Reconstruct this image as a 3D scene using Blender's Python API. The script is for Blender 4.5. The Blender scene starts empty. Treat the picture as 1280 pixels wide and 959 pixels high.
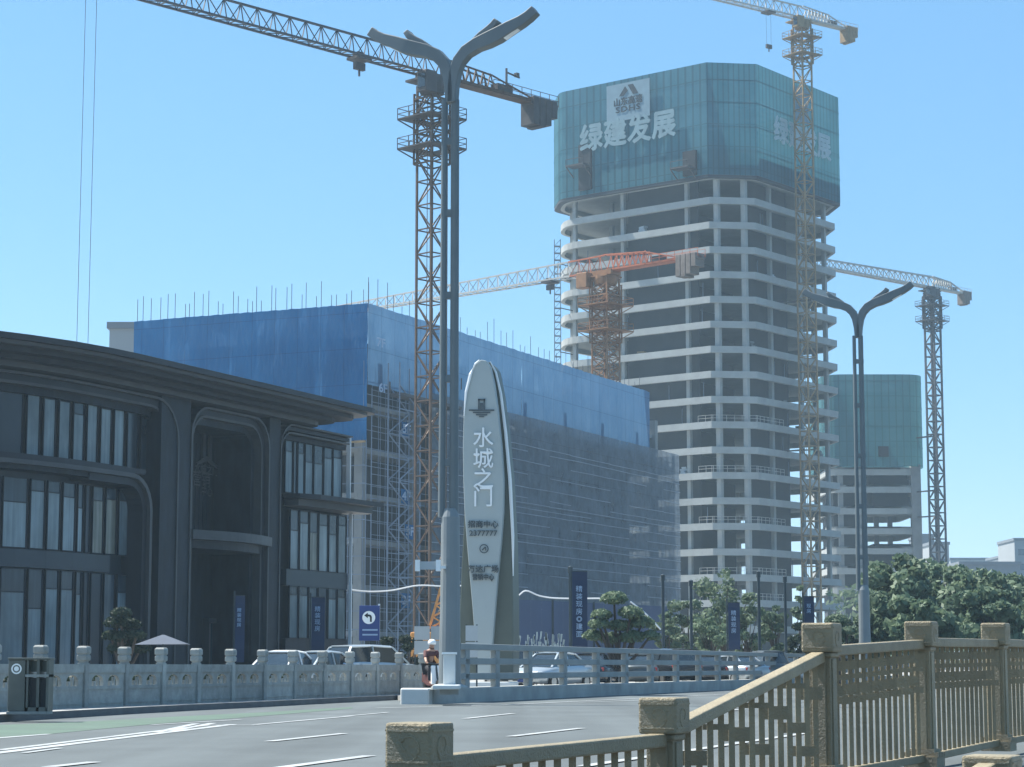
import bpy, bmesh, math, random
import numpy as np
from mathutils import Vector, Matrix
random.seed(7)
R = math.radians
scene = bpy.context.scene
col = scene.collection

# ------------------------------------------------------------------ camera, sky, sun, exposure
F = 2720.0; CX, CY = 640.0, 479.5; HV = 833.0; CAMH = 1.1
PITCH = math.atan((HV - CY) / F)
cam_d = bpy.data.cameras.new("camera")
cam = bpy.data.objects.new("camera", cam_d); col.objects.link(cam)
cam.location = (0, 0, CAMH); cam.rotation_euler = (R(90) + PITCH, 0, 0)
cam_d.sensor_width = 36; cam_d.lens = 36 * F / 1280.0
cam_d.clip_start = 0.1; cam_d.clip_end = 9000
scene.camera = cam
SUN_EL, SUN_AZ = R(58), R(-66)      # azimuth from +Y (view axis), negative = left
sd = Vector((math.sin(SUN_AZ) * math.cos(SUN_EL), math.cos(SUN_AZ) * math.cos(SUN_EL), math.sin(SUN_EL)))
world = bpy.data.worlds.new("World"); scene.world = world; world.use_nodes = True
wn = world.node_tree; bg = wn.nodes["Background"]
sky = wn.nodes.new("ShaderNodeTexSky"); sky.sky_type = 'NISHITA'; sky.sun_disc = False
sky.sun_elevation = SUN_EL; sky.sun_rotation = SUN_AZ
sky.altitude = 0; sky.air_density = 1.0; sky.dust_density = 0.15; sky.ozone_density = 2.5
hsv = wn.nodes.new('ShaderNodeHueSaturation'); hsv.inputs['Hue'].default_value = 0.49; hsv.inputs['Saturation'].default_value = 1.3
wn.links.new(sky.outputs[0], hsv.inputs['Color']); fm = wn.nodes.new('ShaderNodeMix'); fm.data_type = 'RGBA'; fm.inputs[0].default_value = 0.6; fm.inputs[7].default_value = (1.38, 2.85, 4.9, 1)
wn.links.new(hsv.outputs[0], fm.inputs[6]); wn.links.new(fm.outputs[2], bg.inputs[0]); bg.inputs[1].default_value = 0.08
sl = bpy.data.lights.new("sun", 'SUN'); sl.energy = 5.0; sl.angle = R(0.6); sl.color = (1.0, 0.95, 0.86)
sun = bpy.data.objects.new("sun", sl); col.objects.link(sun)
sun.rotation_euler = sd.to_track_quat('Z', 'Y').to_euler()
scene.view_settings.view_transform = 'Standard'; scene.view_settings.look = 'None'
scene.view_settings.gamma = 1; scene.view_settings.use_curve_mapping = False
scene.view_settings.exposure = 1.22
scene.cycles.volume_bounces = 1
scene.cycles.max_bounces = 8
scene.cycles.transparent_max_bounces = 16

# ------------------------------------------------------------------ pixel geometry helpers
cp, sp_ = math.cos(PITCH), math.sin(PITCH)
def ray(u, v):
    x = (u - CX) / F; y = (CY - v) / F
    return Vector((x, cp - y * sp_, sp_ + y * cp))
def P(u, v, Y):
    r = ray(u, v); return Vector((r.x * Y / r.y, Y, CAMH + r.z * Y / r.y))
def G(u, v, z=0.0):
    r = ray(u, v); t = (z - CAMH) / r.z
    return Vector((r.x * t, r.y * t, z))
def proj(p):
    x, y, z = p[0], p[1], p[2] - CAMH
    f = y * cp + z * sp_; up = -y * sp_ + z * cp
    return CX + F * x / f, CY - F * up / f
def dirv(vx):
    r = ray(vx, HV); return Vector((r.x, r.y, 0)).normalized()
def tfor(p, d, u, lo=-200.0, hi=200.0):
    """distance along d from p at which the point shows at column u"""
    a, b = lo, hi
    while p.y + d.y * a < 5: a += 5
    while p.y + d.y * b < 5: b -= 5
    fa = proj(p + d * a)[0] - u
    for _ in range(60):
        m = (a + b) / 2; fm = proj(p + d * m)[0] - u
        if (fm > 0) == (fa > 0): a, fa = m, fm
        else: b = m
    return (a + b) / 2

# ------------------------------------------------------------------ materials
def lin(c):
    return tuple(((x / 255) / 12.92 if x / 255 <= 0.04045 else ((x / 255 + 0.055) / 1.055) ** 2.4) for x in c)
def ramp_mix(nt, fac, a, b):
    m = nt.nodes.new("ShaderNodeMix"); m.data_type = 'RGBA'
    nt.links.new(fac, m.inputs[0]); m.inputs[6].default_value = (*a, 1); m.inputs[7].default_value = (*b, 1)
    return m.outputs[2]
def noise(nt, scale, detail=4, rough=0.55, vec=None, stretch=None):
    tc = nt.nodes.new("ShaderNodeTexCoord"); src = tc.outputs['Object']
    if stretch:
        mp = nt.nodes.new("ShaderNodeMapping"); mp.inputs['Scale'].default_value = stretch
        nt.links.new(src, mp.inputs[0]); src = mp.outputs[0]
    n = nt.nodes.new("ShaderNodeTexNoise"); n.inputs['Scale'].default_value = scale
    n.inputs['Detail'].default_value = detail; n.inputs['Roughness'].default_value = rough
    nt.links.new(src, n.inputs['Vector'])
    mr = nt.nodes.new("ShaderNodeMapRange"); mr.inputs[1].default_value = 0.32; mr.inputs[2].default_value = 0.68
    nt.links.new(n.outputs['Fac'], mr.inputs[0])
    return mr.outputs[0]
def mat(name, c, rough=0.7, metal=0.0, var=0.25, scale=1.5, bump=0.0, stretch=None, spec=0.4, emit=None, second=None, rnd=0.0, tracks=False):
    m = bpy.data.materials.new(name); m.use_nodes = True; nt = m.node_tree
    b = nt.nodes["Principled BSDF"]
    b.inputs['Roughness'].default_value = rough; b.inputs['Metallic'].default_value = metal
    b.inputs['Specular IOR Level'].default_value = spec
    lo = tuple(x * (1 - var) for x in c); hi = tuple(min(1, x * (1 + var)) for x in c)
    n1 = noise(nt, scale, stretch=stretch)
    o = ramp_mix(nt, n1, lo, hi)
    if second:
        n2 = noise(nt, second[1], 6, 0.7)
        mm = nt.nodes.new("ShaderNodeMix"); mm.data_type = 'RGBA'
        ml = nt.nodes.new("ShaderNodeMath"); ml.operation = 'MULTIPLY'; ml.inputs[1].default_value = second[2]
        nt.links.new(n2, ml.inputs[0]); nt.links.new(ml.outputs[0], mm.inputs[0])
        nt.links.new(o, mm.inputs[6]); mm.inputs[7].default_value = (*second[0], 1); o = mm.outputs[2]
    if rnd:       # pieces differ a little from one another
        oi = nt.nodes.new("ShaderNodeObjectInfo"); mr2 = nt.nodes.new("ShaderNodeMapRange"); mr2.inputs[3].default_value = 1 - rnd; mr2.inputs[4].default_value = 1 + rnd
        nt.links.new(oi.outputs['Random'], mr2.inputs[0]); hv = nt.nodes.new("ShaderNodeHueSaturation"); nt.links.new(mr2.outputs[0], hv.inputs['Value']); nt.links.new(o, hv.inputs['Color']); o = hv.outputs[0]
    if tracks:    # wheel tracks worn along the road
        tc = nt.nodes.new("ShaderNodeTexCoord"); mp = nt.nodes.new("ShaderNodeMapping"); mp.inputs['Rotation'].default_value = (0, 0, R(16.5)); mp.inputs['Scale'].default_value = (0.55, 0.012, 1)
        nt.links.new(tc.outputs['Object'], mp.inputs[0]); nn = nt.nodes.new("ShaderNodeTexNoise"); nn.inputs['Scale'].default_value = 1.0; nn.inputs['Detail'].default_value = 3; nt.links.new(mp.outputs[0], nn.inputs['Vector'])
        mr2 = nt.nodes.new("ShaderNodeMapRange"); mr2.inputs[1].default_value = .35; mr2.inputs[2].default_value = .65; mr2.inputs[3].default_value = .8; mr2.inputs[4].default_value = 1.16
        nt.links.new(nn.outputs['Fac'], mr2.inputs[0]); hv = nt.nodes.new("ShaderNodeHueSaturation"); nt.links.new(mr2.outputs[0], hv.inputs['Value']); nt.links.new(o, hv.inputs['Color']); o = hv.outputs[0]
    nt.links.new(o, b.inputs['Base Color'])
    if bump:
        bp = nt.nodes.new("ShaderNodeBump"); bp.inputs['Strength'].default_value = bump; bp.inputs['Distance'].default_value = 0.02
        nb = noise(nt, scale * 8, 5, 0.65); nt.links.new(nb, bp.inputs['Height']); nt.links.new(bp.outputs[0], b.inputs['Normal'])
    return m
def net_mat(name, c1, c2, axis_dir, seam, seam_w, open_, transl, scale=0.35, wrinkle=0.0, hz=None):
    """construction netting: fine open mesh with sewn vertical seams and horizontal laps"""
    m = bpy.data.materials.new(name); m.use_nodes = True; nt = m.node_tree
    b = nt.nodes["Principled BSDF"]; b.inputs['Roughness'].default_value = 0.75; b.inputs['Specular IOR Level'].default_value = 0.2
    out = nt.nodes["Material Output"]
    n1 = noise(nt, scale, 6, 0.65, stretch=(1, 1, 0.35)); base = ramp_mix(nt, n1, c1, c2)
    geo = nt.nodes.new("ShaderNodeTexCoord")
    sep = nt.nodes.new("ShaderNodeSeparateXYZ"); nt.links.new(geo.outputs['Object'], sep.inputs[0])
    dotn = nt.nodes.new("ShaderNodeVectorMath"); dotn.operation = 'DOT_PRODUCT'
    nt.links.new(geo.outputs['Object'], dotn.inputs[0]); dotn.inputs[1].default_value = axis_dir
    def stripes(src, period, width):
        a = nt.nodes.new("ShaderNodeMath"); a.operation = 'PINGPONG'; a.inputs[1].default_value = period / 2
        nt.links.new(src, a.inputs[0])
        l = nt.nodes.new("ShaderNodeMath"); l.operation = 'LESS_THAN'; l.inputs[1].default_value = width / 2
        nt.links.new(a.outputs[0], l.inputs[0]); return l.outputs[0]
    s1 = stripes(dotn.outputs['Value'], seam, seam_w); s2 = stripes(sep.outputs[2], hz or seam * 1.25, seam_w if not hz else seam_w * .6)
    mx = nt.nodes.new("ShaderNodeMath"); mx.operation = 'MAXIMUM'; nt.links.new(s1, mx.inputs[0]); nt.links.new(s2, mx.inputs[1])
    mm = nt.nodes.new("ShaderNodeMath"); mm.operation = 'MULTIPLY'; mm.inputs[1].default_value = 0.45; nt.links.new(mx.outputs[0], mm.inputs[0])
    mc = nt.nodes.new("ShaderNodeMix"); mc.data_type = 'RGBA'; nt.links.new(mm.outputs[0], mc.inputs[0])
    nt.links.new(base, mc.inputs[6]); mc.inputs[7].default_value = (*[x * 0.4 for x in c1], 1)
    nt.links.new(mc.outputs[2], b.inputs['Base Color'])
    if wrinkle:
        bp = nt.nodes.new("ShaderNodeBump"); bp.inputs['Strength'].default_value = wrinkle; bp.inputs['Distance'].default_value = 0.3
        nb = noise(nt, 0.6, 4, 0.6, stretch=(1.5, 1.5, 0.25)); nt.links.new(nb, bp.inputs['Height']); nt.links.new(bp.outputs[0], b.inputs['Normal'])
    tl = nt.nodes.new("ShaderNodeBsdfTranslucent"); nt.links.new(mc.outputs[2], tl.inputs[0])
    tp = nt.nodes.new("ShaderNodeBsdfTransparent")
    m1 = nt.nodes.new("ShaderNodeMixShader"); m1.inputs[0].default_value = transl
    nt.links.new(b.outputs[0], m1.inputs[1]); nt.links.new(tl.outputs[0], m1.inputs[2])
    m2 = nt.nodes.new("ShaderNodeMixShader")
    n3 = noise(nt, scale * 1.3, 5, 0.7)
    ma = nt.nodes.new("ShaderNodeMath"); ma.operation = 'MULTIPLY'; ma.inputs[1].default_value = open_ * 2; nt.links.new(n3, ma.inputs[0])
    nt.links.new(ma.outputs[0], m2.inputs[0]); nt.links.new(m1.outputs[0], m2.inputs[1]); nt.links.new(tp.outputs[0], m2.inputs[2])
    nt.links.new(m2.outputs[0], out.inputs[0]); return m
def leaf_mat(name, c1, c2, c3):
    m = bpy.data.materials.new(name); m.use_nodes = True; nt = m.node_tree
    b = nt.nodes["Principled BSDF"]; b.inputs['Roughness'].default_value = 0.6; b.inputs['Specular IOR Level'].default_value = 0.3
    g = nt.nodes.new("ShaderNodeNewGeometry")
    cr = nt.nodes.new("ShaderNodeValToRGB"); e = cr.color_ramp.elements
    e[0].color = (*c1, 1); e[1].color = (*c3, 1); k = e.new(0.5); k.color = (*c2, 1)
    n1 = noise(nt, 0.9, 3)
    ad = nt.nodes.new("ShaderNodeMath"); ad.operation = 'MULTIPLY_ADD'; ad.inputs[1].default_value = 0.5
    nt.links.new(g.outputs['Random Per Island'], ad.inputs[0])
    m5 = nt.nodes.new("ShaderNodeMath"); m5.operation = 'MULTIPLY'; m5.inputs[1].default_value = 0.5; nt.links.new(n1, m5.inputs[0])
    nt.links.new(m5.outputs[0], ad.inputs[2]); nt.links.new(ad.outputs[0], cr.inputs[0])
    nt.links.new(cr.outputs[0], b.inputs['Base Color'])
    tl = nt.nodes.new("ShaderNodeBsdfTranslucent"); nt.links.new(cr.outputs[0], tl.inputs[0])
    ms = nt.nodes.new("ShaderNodeMixShader"); ms.inputs[0].default_value = 0.35
    nt.links.new(b.outputs[0], ms.inputs[1]); nt.links.new(tl.outputs[0], ms.inputs[2])
    nt.links.new(ms.outputs[0], nt.nodes["Material Output"].inputs[0]); return m

M = {}
M['asphalt'] = mat('asphalt', (0.086, 0.102, 0.106), 0.85, var=0.12, scale=0.25, bump=0.25, second=((0.05, 0.06, 0.064), 0.12, 0.5), tracks=True)
M['green_lane'] = mat('green_lane', (0.07, 0.12, 0.088), 0.8, var=0.12, scale=0.6, second=((0.07, 0.09, 0.08), 0.5, 0.6))
M['paint'] = mat('road_paint', (0.4, 0.42, 0.42), 0.6, var=0.1, scale=3, second=((0.12, 0.13, 0.14), 1.5, 0.6))
M['paving'] = mat('pale_paving', (0.3, 0.3, 0.29), 0.8, var=0.08, scale=1.2)
M['kerb'] = mat('dark_kerb', (0.10, 0.105, 0.11), 0.75, var=0.15, scale=2)
M['plinth'] = mat('plinth_concrete', (0.31, 0.325, 0.315), 0.85, var=0.2, scale=0.9, bump=0.3)
M['concrete_lt'] = mat('light_concrete', (0.55, 0.58, 0.58), 0.8, var=0.06, scale=1.5)
M['stone'] = mat('balustrade_stone', (0.34, 0.355, 0.34), 0.8, var=0.14, scale=2.5, bump=0.4, second=((0.16, 0.165, 0.15), 3, 0.55), rnd=.16)
M['tower_conc'] = mat('tower_concrete', (0.31, 0.325, 0.315), 0.9, var=0.1, scale=0.25, second=((0.2, 0.21, 0.21), 0.6, 0.4))
M['ledger'] = mat('netted_ledger', (0.24, 0.28, 0.33), 0.8, var=0.2, scale=0.4)
M['core'] = mat('core_concrete', (0.035, 0.042, 0.05), 0.9, var=0.2, scale=0.2)  # concrete set near black, the interior shade put into its colour
M['net_g'] = net_mat('green_net', (0.02, 0.11, 0.15), (0.045, 0.165, 0.21), (1, 0.25, 0), 0.95, 0.26, 0.02, 0.35, 0.25, hz=3.9)
M['net_g2'] = net_mat('green_net_far', (0.03, 0.12, 0.14), (0.05, 0.16, 0.18), (1, 0, 0), 1.5, 0.25, 0.02, 0.3, 0.2, hz=3.2)
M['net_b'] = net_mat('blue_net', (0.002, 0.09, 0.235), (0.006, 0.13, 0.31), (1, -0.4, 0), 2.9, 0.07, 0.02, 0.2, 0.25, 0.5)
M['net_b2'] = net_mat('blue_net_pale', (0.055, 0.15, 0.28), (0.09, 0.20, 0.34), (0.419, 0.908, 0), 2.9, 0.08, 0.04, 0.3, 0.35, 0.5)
M['net_d'] = net_mat('blue_grey_net', (0.11, 0.145, 0.18), (0.155, 0.195, 0.235), (0.419, 0.908, 0), 3.1, 0.06, 0.2, 0.3, 0.35, 0.3)
M['net_dark'] = mat('net_gap', (0.02, 0.022, 0.025), 0.9, var=0.3, scale=0.5)
M['pipe'] = mat('scaffold_pipe', (0.15, 0.19, 0.25), 0.5, 0.3, var=0.15, scale=1)
M['frame_conc'] = mat('frame_concrete', (0.2, 0.21, 0.21), 0.9, var=0.15, scale=0.4)
M['rebar'] = mat('rebar_steel', (0.10, 0.10, 0.12), 0.7, var=0.2, scale=1)
M['slate'] = mat('dark_cladding', (0.009, 0.015, 0.023), 0.5, 0.0, spec=0.25, var=0.4, scale=2.2, stretch=(1, 1, 0.3), bump=.3, rnd=.15)
M['slate2'] = mat('bronze_cladding', (0.016, 0.02, 0.027), 0.5, 0.0, spec=0.25, var=0.2, scale=0.6, stretch=(1, 1, 0.2))
M['trim'] = mat('bronze_trim', (0.042, 0.046, 0.05), 0.5, 0.0, var=0.15, scale=1)
M['eave'] = mat('eave_metal', (0.02, 0.023, 0.028), 0.5, 0.0, spec=0.25, var=0.15, scale=0.6)
M['shutter'] = mat('white_strip', (0.75, 0.77, 0.78), 0.4, var=0.03)
def curtain(name, c, c2):
    m = bpy.data.materials.new(name); m.use_nodes = True; nt = m.node_tree
    b = nt.nodes["Principled BSDF"]
    n1 = noise(nt, 5.0, 3, stretch=(1, 1, 0.03)); n2 = noise(nt, 0.4, 4, stretch=(1, 1, 0.45))
    o = ramp_mix(nt, n1, c, c2)
    mm = nt.nodes.new("ShaderNodeMix"); mm.data_type = 'RGBA'; nt.links.new(n2, mm.inputs[0]); nt.links.new(o, mm.inputs[6])
    mm.inputs[7].default_value = (*[x * 0.4 for x in c], 1)
    nt.links.new(mm.outputs[2], b.inputs['Base Color'])
    b.inputs['Roughness'].default_value = 0.15; b.inputs['Specular IOR Level'].default_value = 0.35
    b.inputs['Coat Weight'].default_value = 0.1; b.inputs['Coat Roughness'].default_value = 0.04
    return m
M['glass_a'] = curtain('curtained_glass', (0.15, 0.205, 0.235), (0.24, 0.32, 0.35))
M['glass_b'] = curtain('curtained_glass_deep', (0.03, 0.05, 0.07), (0.06, 0.09, 0.115))
M['glass_c'] = curtain('curtained_glass_warm', (0.10, 0.105, 0.085), (0.26, 0.27, 0.23))
M['glass_d'] = mat('dark_glass', (0.018, 0.028, 0.04), 0.3, var=0.2, scale=0.4, spec=0.35)
M['lamp'] = mat('lamp_grey', (0.12, 0.145, 0.155), 0.5, 0.0, var=0.08, scale=1)
M['lamp_p'] = mat('lamp_pole_grey', (0.19, 0.215, 0.225), 0.5, 0.1, var=0.06, scale=1)
M['rail'] = mat('railing_grey', (0.28, 0.30, 0.295), 0.7, var=0.1, scale=1.5, second=((0.1, 0.11, 0.11), 3, 0.3))
M['hole'] = mat('dark_cap', (0.015, 0.017, 0.02), 0.6)
M['tan'] = mat('tan_fence_stone', (0.30, 0.255, 0.165), 0.5, var=0.2, scale=5, bump=0.6, second=((0.17, 0.135, 0.08), 2.5, 0.55), rnd=.12)
M['mon'] = mat('monument_face', (0.36, 0.40, 0.395), 0.4, 0.0, var=0.07, scale=0.3)
M['mon_s'] = mat('monument_side', (0.105, 0.12, 0.10), 0.5, 0.1, var=0.12, scale=0.5)
M['white'] = mat('white_paint', (0.8, 0.82, 0.82), 0.45, var=0.03)
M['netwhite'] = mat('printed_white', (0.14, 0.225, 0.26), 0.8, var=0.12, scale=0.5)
M['netwhite_r'] = mat('printed_white_shaded_side', (0.30, 0.40, 0.43), 0.8, var=0.12, scale=0.5)  # lettering white painted brighter to offset the right face's shade
M['netpanel'] = mat('printed_panel', (0.13, 0.21, 0.26), 0.8, var=0.1, scale=0.5)
M['netink'] = mat('printed_dark', (0.008, 0.02, 0.03), 0.8)
M['ink'] = mat('sign_ink', (0.08, 0.10, 0.11), 0.6)
M['crane_r'] = mat('crane_brown', (0.085, 0.05, 0.03), 0.6, 0.2, var=0.25, scale=1.2)
M['crane_o'] = mat('crane_orange', (0.42, 0.13, 0.06), 0.55, 0.1, var=0.15, scale=1)
M['crane_mo'] = mat('crane_mast_rust', (0.26, 0.13, 0.06), 0.6, 0.1, var=0.2, scale=1)
M['crane_y'] = mat('crane_faded_yellow', (0.25, 0.17, 0.085), 0.6, 0.1, var=0.2, scale=1)
M['crane_s'] = mat('crane_steel_grey', (0.055, 0.055, 0.06), 0.6, 0.1, var=0.15, scale=1)
M['crane_w'] = mat('crane_pale', (0.42, 0.41, 0.38), 0.6, 0.1, var=0.1, scale=1)
M['crane_d'] = mat('crane_dark', (0.06, 0.055, 0.055), 0.6, 0.2, var=0.2, scale=1)
M['cw'] = mat('counterweight_grey', (0.17, 0.14, 0.12), 0.85, var=0.2, scale=1)
M['rope'] = mat('rope_steel', (0.09, 0.12, 0.15), 0.5)
M['cable'] = mat('white_cable', (0.7, 0.72, 0.73), 0.5, var=0.03)
M['board'] = mat('notice_board_grey', (0.36, 0.40, 0.42), 0.6, var=0.05)
M['bluesign'] = mat('sign_blue', (0.02, 0.045, 0.17), 0.5, var=0.06)
M['signtxt'] = mat('sign_text_pale', (0.26, 0.36, 0.5), 0.5, var=0.03)
M['banner'] = mat('banner_blue', (0.014, 0.03, 0.075), 0.7, var=0.12, scale=1)
M['post'] = mat('dark_post', (0.03, 0.045, 0.055), 0.5, 0.3)
M['hoard'] = mat('hoarding_blue', (0.05, 0.075, 0.14), 0.7, var=0.08, scale=0.3)
M['bin'] = mat('bin_metal', (0.10, 0.11, 0.10), 0.45, 0.4, var=0.15, scale=2)
M['bark'] = mat('bark', (0.07, 0.055, 0.045), 0.9, var=0.25, scale=4)
M['leaf'] = leaf_mat('foliage_mid', (0.05, 0.09, 0.06), (0.115, 0.17, 0.105), (0.21, 0.27, 0.165))
M['leaf2'] = leaf_mat('foliage_grey', (0.055, 0.095, 0.065), (0.11, 0.16, 0.10), (0.20, 0.25, 0.16))
M['leaf3'] = leaf_mat('foliage_dark', (0.012, 0.028, 0.018), (0.022, 0.04, 0.026), (0.04, 0.06, 0.035))
M['reed'] = mat('pale_reed', (0.4, 0.45, 0.44), 0.7)
M['far_w'] = mat('far_white', (0.27, 0.29, 0.3), 0.8, var=0.05, scale=0.05)
M['far_g'] = mat('far_grey', (0.15, 0.17, 0.19), 0.8, var=0.1, scale=0.05)
M['far_win'] = mat('far_window', (0.06, 0.09, 0.12), 0.2, spec=0.7)
M['car_silver'] = mat('car_silver', (0.42, 0.47, 0.5), 0.3, 0.5, var=0.03, spec=0.6)
M['car_white'] = mat('car_white', (0.75, 0.77, 0.78), 0.28, var=0.02, spec=0.6)
M['car_black'] = mat('car_black', (0.015, 0.018, 0.022), 0.22, var=0.05, spec=0.7)
M['car_grey'] = mat('car_grey', (0.10, 0.12, 0.13), 0.28, 0.3, var=0.05, spec=0.6)
M['car_glass'] = mat('car_glass', (0.02, 0.028, 0.035), 0.08, spec=0.9)
M['tyre'] = mat('tyre_rubber', (0.015, 0.015, 0.016), 0.8)
M['alloy'] = mat('alloy_rim', (0.4, 0.42, 0.43), 0.35, 0.7)
M['lens'] = mat('clear_lens', (0.7, 0.74, 0.76), 0.1, spec=0.9)
M['red_lens'] = mat('red_lens', (0.35, 0.02, 0.02), 0.2, spec=0.8)
M['skin'] = mat('skin', (0.42, 0.25, 0.18), 0.6, var=0.05)
M['jacket'] = mat('red_jacket', (0.10, 0.04, 0.04), 0.8, var=0.1)
M['trousers'] = mat('dark_trousers', (0.02, 0.022, 0.03), 0.85)
M['umb'] = mat('canopy_cloth', (0.045, 0.065, 0.10), 0.7, var=0.08)
M['orange_lit'] = mat('boom_orange', (0.65, 0.30, 0.08), 0.5, var=0.2, scale=3)

# ------------------------------------------------------------------ object helpers
def wloc(o):
    v = Vector((0, 0, 0))
    while o is not None: v += o.location; o = o.parent
    return v
def tag(o, label=None, cat=None, group=None, kind=None):
    if label: o['label'] = label
    if cat: o['category'] = cat
    if group: o['group'] = group
    if kind: o['kind'] = kind
    return o
def thing(name, label, cat, loc=(0, 0, 0), group=None):
    o = bpy.data.objects.new(name, None); col.objects.link(o); o.location = loc; o.empty_display_size = 0.3
    return tag(o, label, cat, group)
def copy_tree(o, parent=None):
    c = o.copy(); col.objects.link(c)
    if parent: c.parent = parent
    for ch in o.children: copy_tree(ch, c)
    return c
class MB:
    """collects verts and faces; T maps local coordinates to world"""
    def __init__(s, T=None): s.v = []; s.f = []; s.T = T
    def add(s, vs, fs):
        n = len(s.v); s.v += [Vector(s.T(*v)) if s.T else Vector(v) for v in vs]
        s.f += [tuple(i + n for i in f) for f in fs]; return s
    def box(s, x0, x1, y0, y1, z0, z1):
        vs = [(x, y, z) for z in (z0, z1) for y in (y0, y1) for x in (x0, x1)]
        return s.add(vs, [(0, 2, 3, 1), (4, 5, 7, 6), (0, 1, 5, 4), (2, 6, 7, 3), (0, 4, 6, 2), (1, 3, 7, 5)])
    def cbox(s, c, sz, rz=0.0):
        ca, sa = math.cos(rz), math.sin(rz); vs = []
        for z in (-.5, .5):
            for y in (-.5, .5):
                for x in (-.5, .5):
                    a, b = x * sz[0], y * sz[1]; vs.append((c[0] + a * ca - b * sa, c[1] + a * sa + b * ca, c[2] + z * sz[2]))
        return s.add(vs, [(0, 2, 3, 1), (4, 5, 7, 6), (0, 1, 5, 4), (2, 6, 7, 3), (0, 4, 6, 2), (1, 3, 7, 5)])
    def prism(s, poly, z0, z1, cap=True):
        n = len(poly); vs = [(p[0], p[1], z0) for p in poly] + [(p[0], p[1], z1) for p in poly]
        fs = [(i, (i + 1) % n, n + (i + 1) % n, n + i) for i in range(n)]
        if cap: fs += [tuple(range(n))[::-1], tuple(range(n, 2 * n))]
        return s.add(vs, fs)
    def beam(s, p, q, w, h=None):
        h = h or w; p = Vector(p); q = Vector(q); d = (q - p)
        if d.length < 1e-6: return s
        d.normalize(); up = Vector((0, 0, 1)) if abs(d.z) < 0.95 else Vector((1, 0, 0))
        a = d.cross(up).normalized() * w / 2; b = a.cross(d).normalized() * h / 2
        vs = [tuple(e + i * a + j * b) for e in (p, q) for i, j in ((-1, -1), (1, -1), (1, 1), (-1, 1))]
        return s.add(vs, [(0, 1, 2, 3), (7, 6, 5, 4), (0, 4, 5, 1), (1, 5, 6, 2), (2, 6, 7, 3), (3, 7, 4, 0)])
    def tube(s, pts, r, n=8, caps=True):
        pts = [Vector(p) for p in pts]; rs = r if isinstance(r, (list, tuple)) else [r] * len(pts); vs = []; fs = []
        for i, p in enumerate(pts):
            d = (pts[min(i + 1, len(pts) - 1)] - pts[max(i - 1, 0)]).normalized()
            up = Vector((0, 0, 1)) if abs(d.z) < 0.95 else Vector((1, 0, 0))
            a = d.cross(up).normalized(); b = a.cross(d)
            for k in range(n):
                t = 2 * math.pi * k / n; vs.append(tuple(p + (a * math.cos(t) + b * math.sin(t)) * rs[i]))
        for i in range(len(pts) - 1):
            for k in range(n): fs.append((i * n + k, i * n + (k + 1) % n, (i + 1) * n + (k + 1) % n, (i + 1) * n + k))
        if caps: fs += [tuple(range(n))[::-1], tuple(range((len(pts) - 1) * n, len(pts) * n))]
        return s.add(vs, fs)
    def lathe(s, c, prof, n=20):
        vs = []; fs = []
        for r, z in prof:
            for k in range(n): t = 2 * math.pi * k / n; vs.append((c[0] + r * math.cos(t), c[1] + r * math.sin(t), c[2] + z))
        for i in range(len(prof) - 1):
            for k in range(n): fs.append((i * n + k, i * n + (k + 1) % n, (i + 1) * n + (k + 1) % n, (i + 1) * n + k))
        fs += [tuple(range(n))[::-1], tuple(range((len(prof) - 1) * n, len(prof) * n))]
        return s.add(vs, fs)
    def slab3(s, outline, off):
        """planar outline (3D points) extruded by vector off"""
        n = len(outline); off = Vector(off)
        vs = [tuple(p) for p in outline] + [tuple(Vector(p) + off) for p in outline]
        return s.add(vs, [tuple(range(n)), tuple(range(n, 2 * n))[::-1]] + [(i, n + i, n + (i + 1) % n, (i + 1) % n) for i in range(n)])
    def build(s, name, m, parent=None, smooth=False, bevel=0.0, **kw):
        me = bpy.data.meshes.new(name); off = wloc(parent) if parent else Vector((0, 0, 0))
        me.from_pydata([tuple(v - off) for v in s.v], [], s.f); me.materials.append(m)
        bm = bmesh.new(); bm.from_mesh(me); bmesh.ops.recalc_face_normals(bm, faces=bm.faces); bm.to_mesh(me); bm.free()
        if smooth: me.shade_smooth()
        o = bpy.data.objects.new(name, me); col.objects.link(o)
        if parent: o.parent = parent
        if bevel:
            b = o.modifiers.new("bevel", 'BEVEL'); b.width = bevel; b.segments = 2; b.limit_method = 'ANGLE'
        return tag(o, **kw) if kw else o
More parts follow.
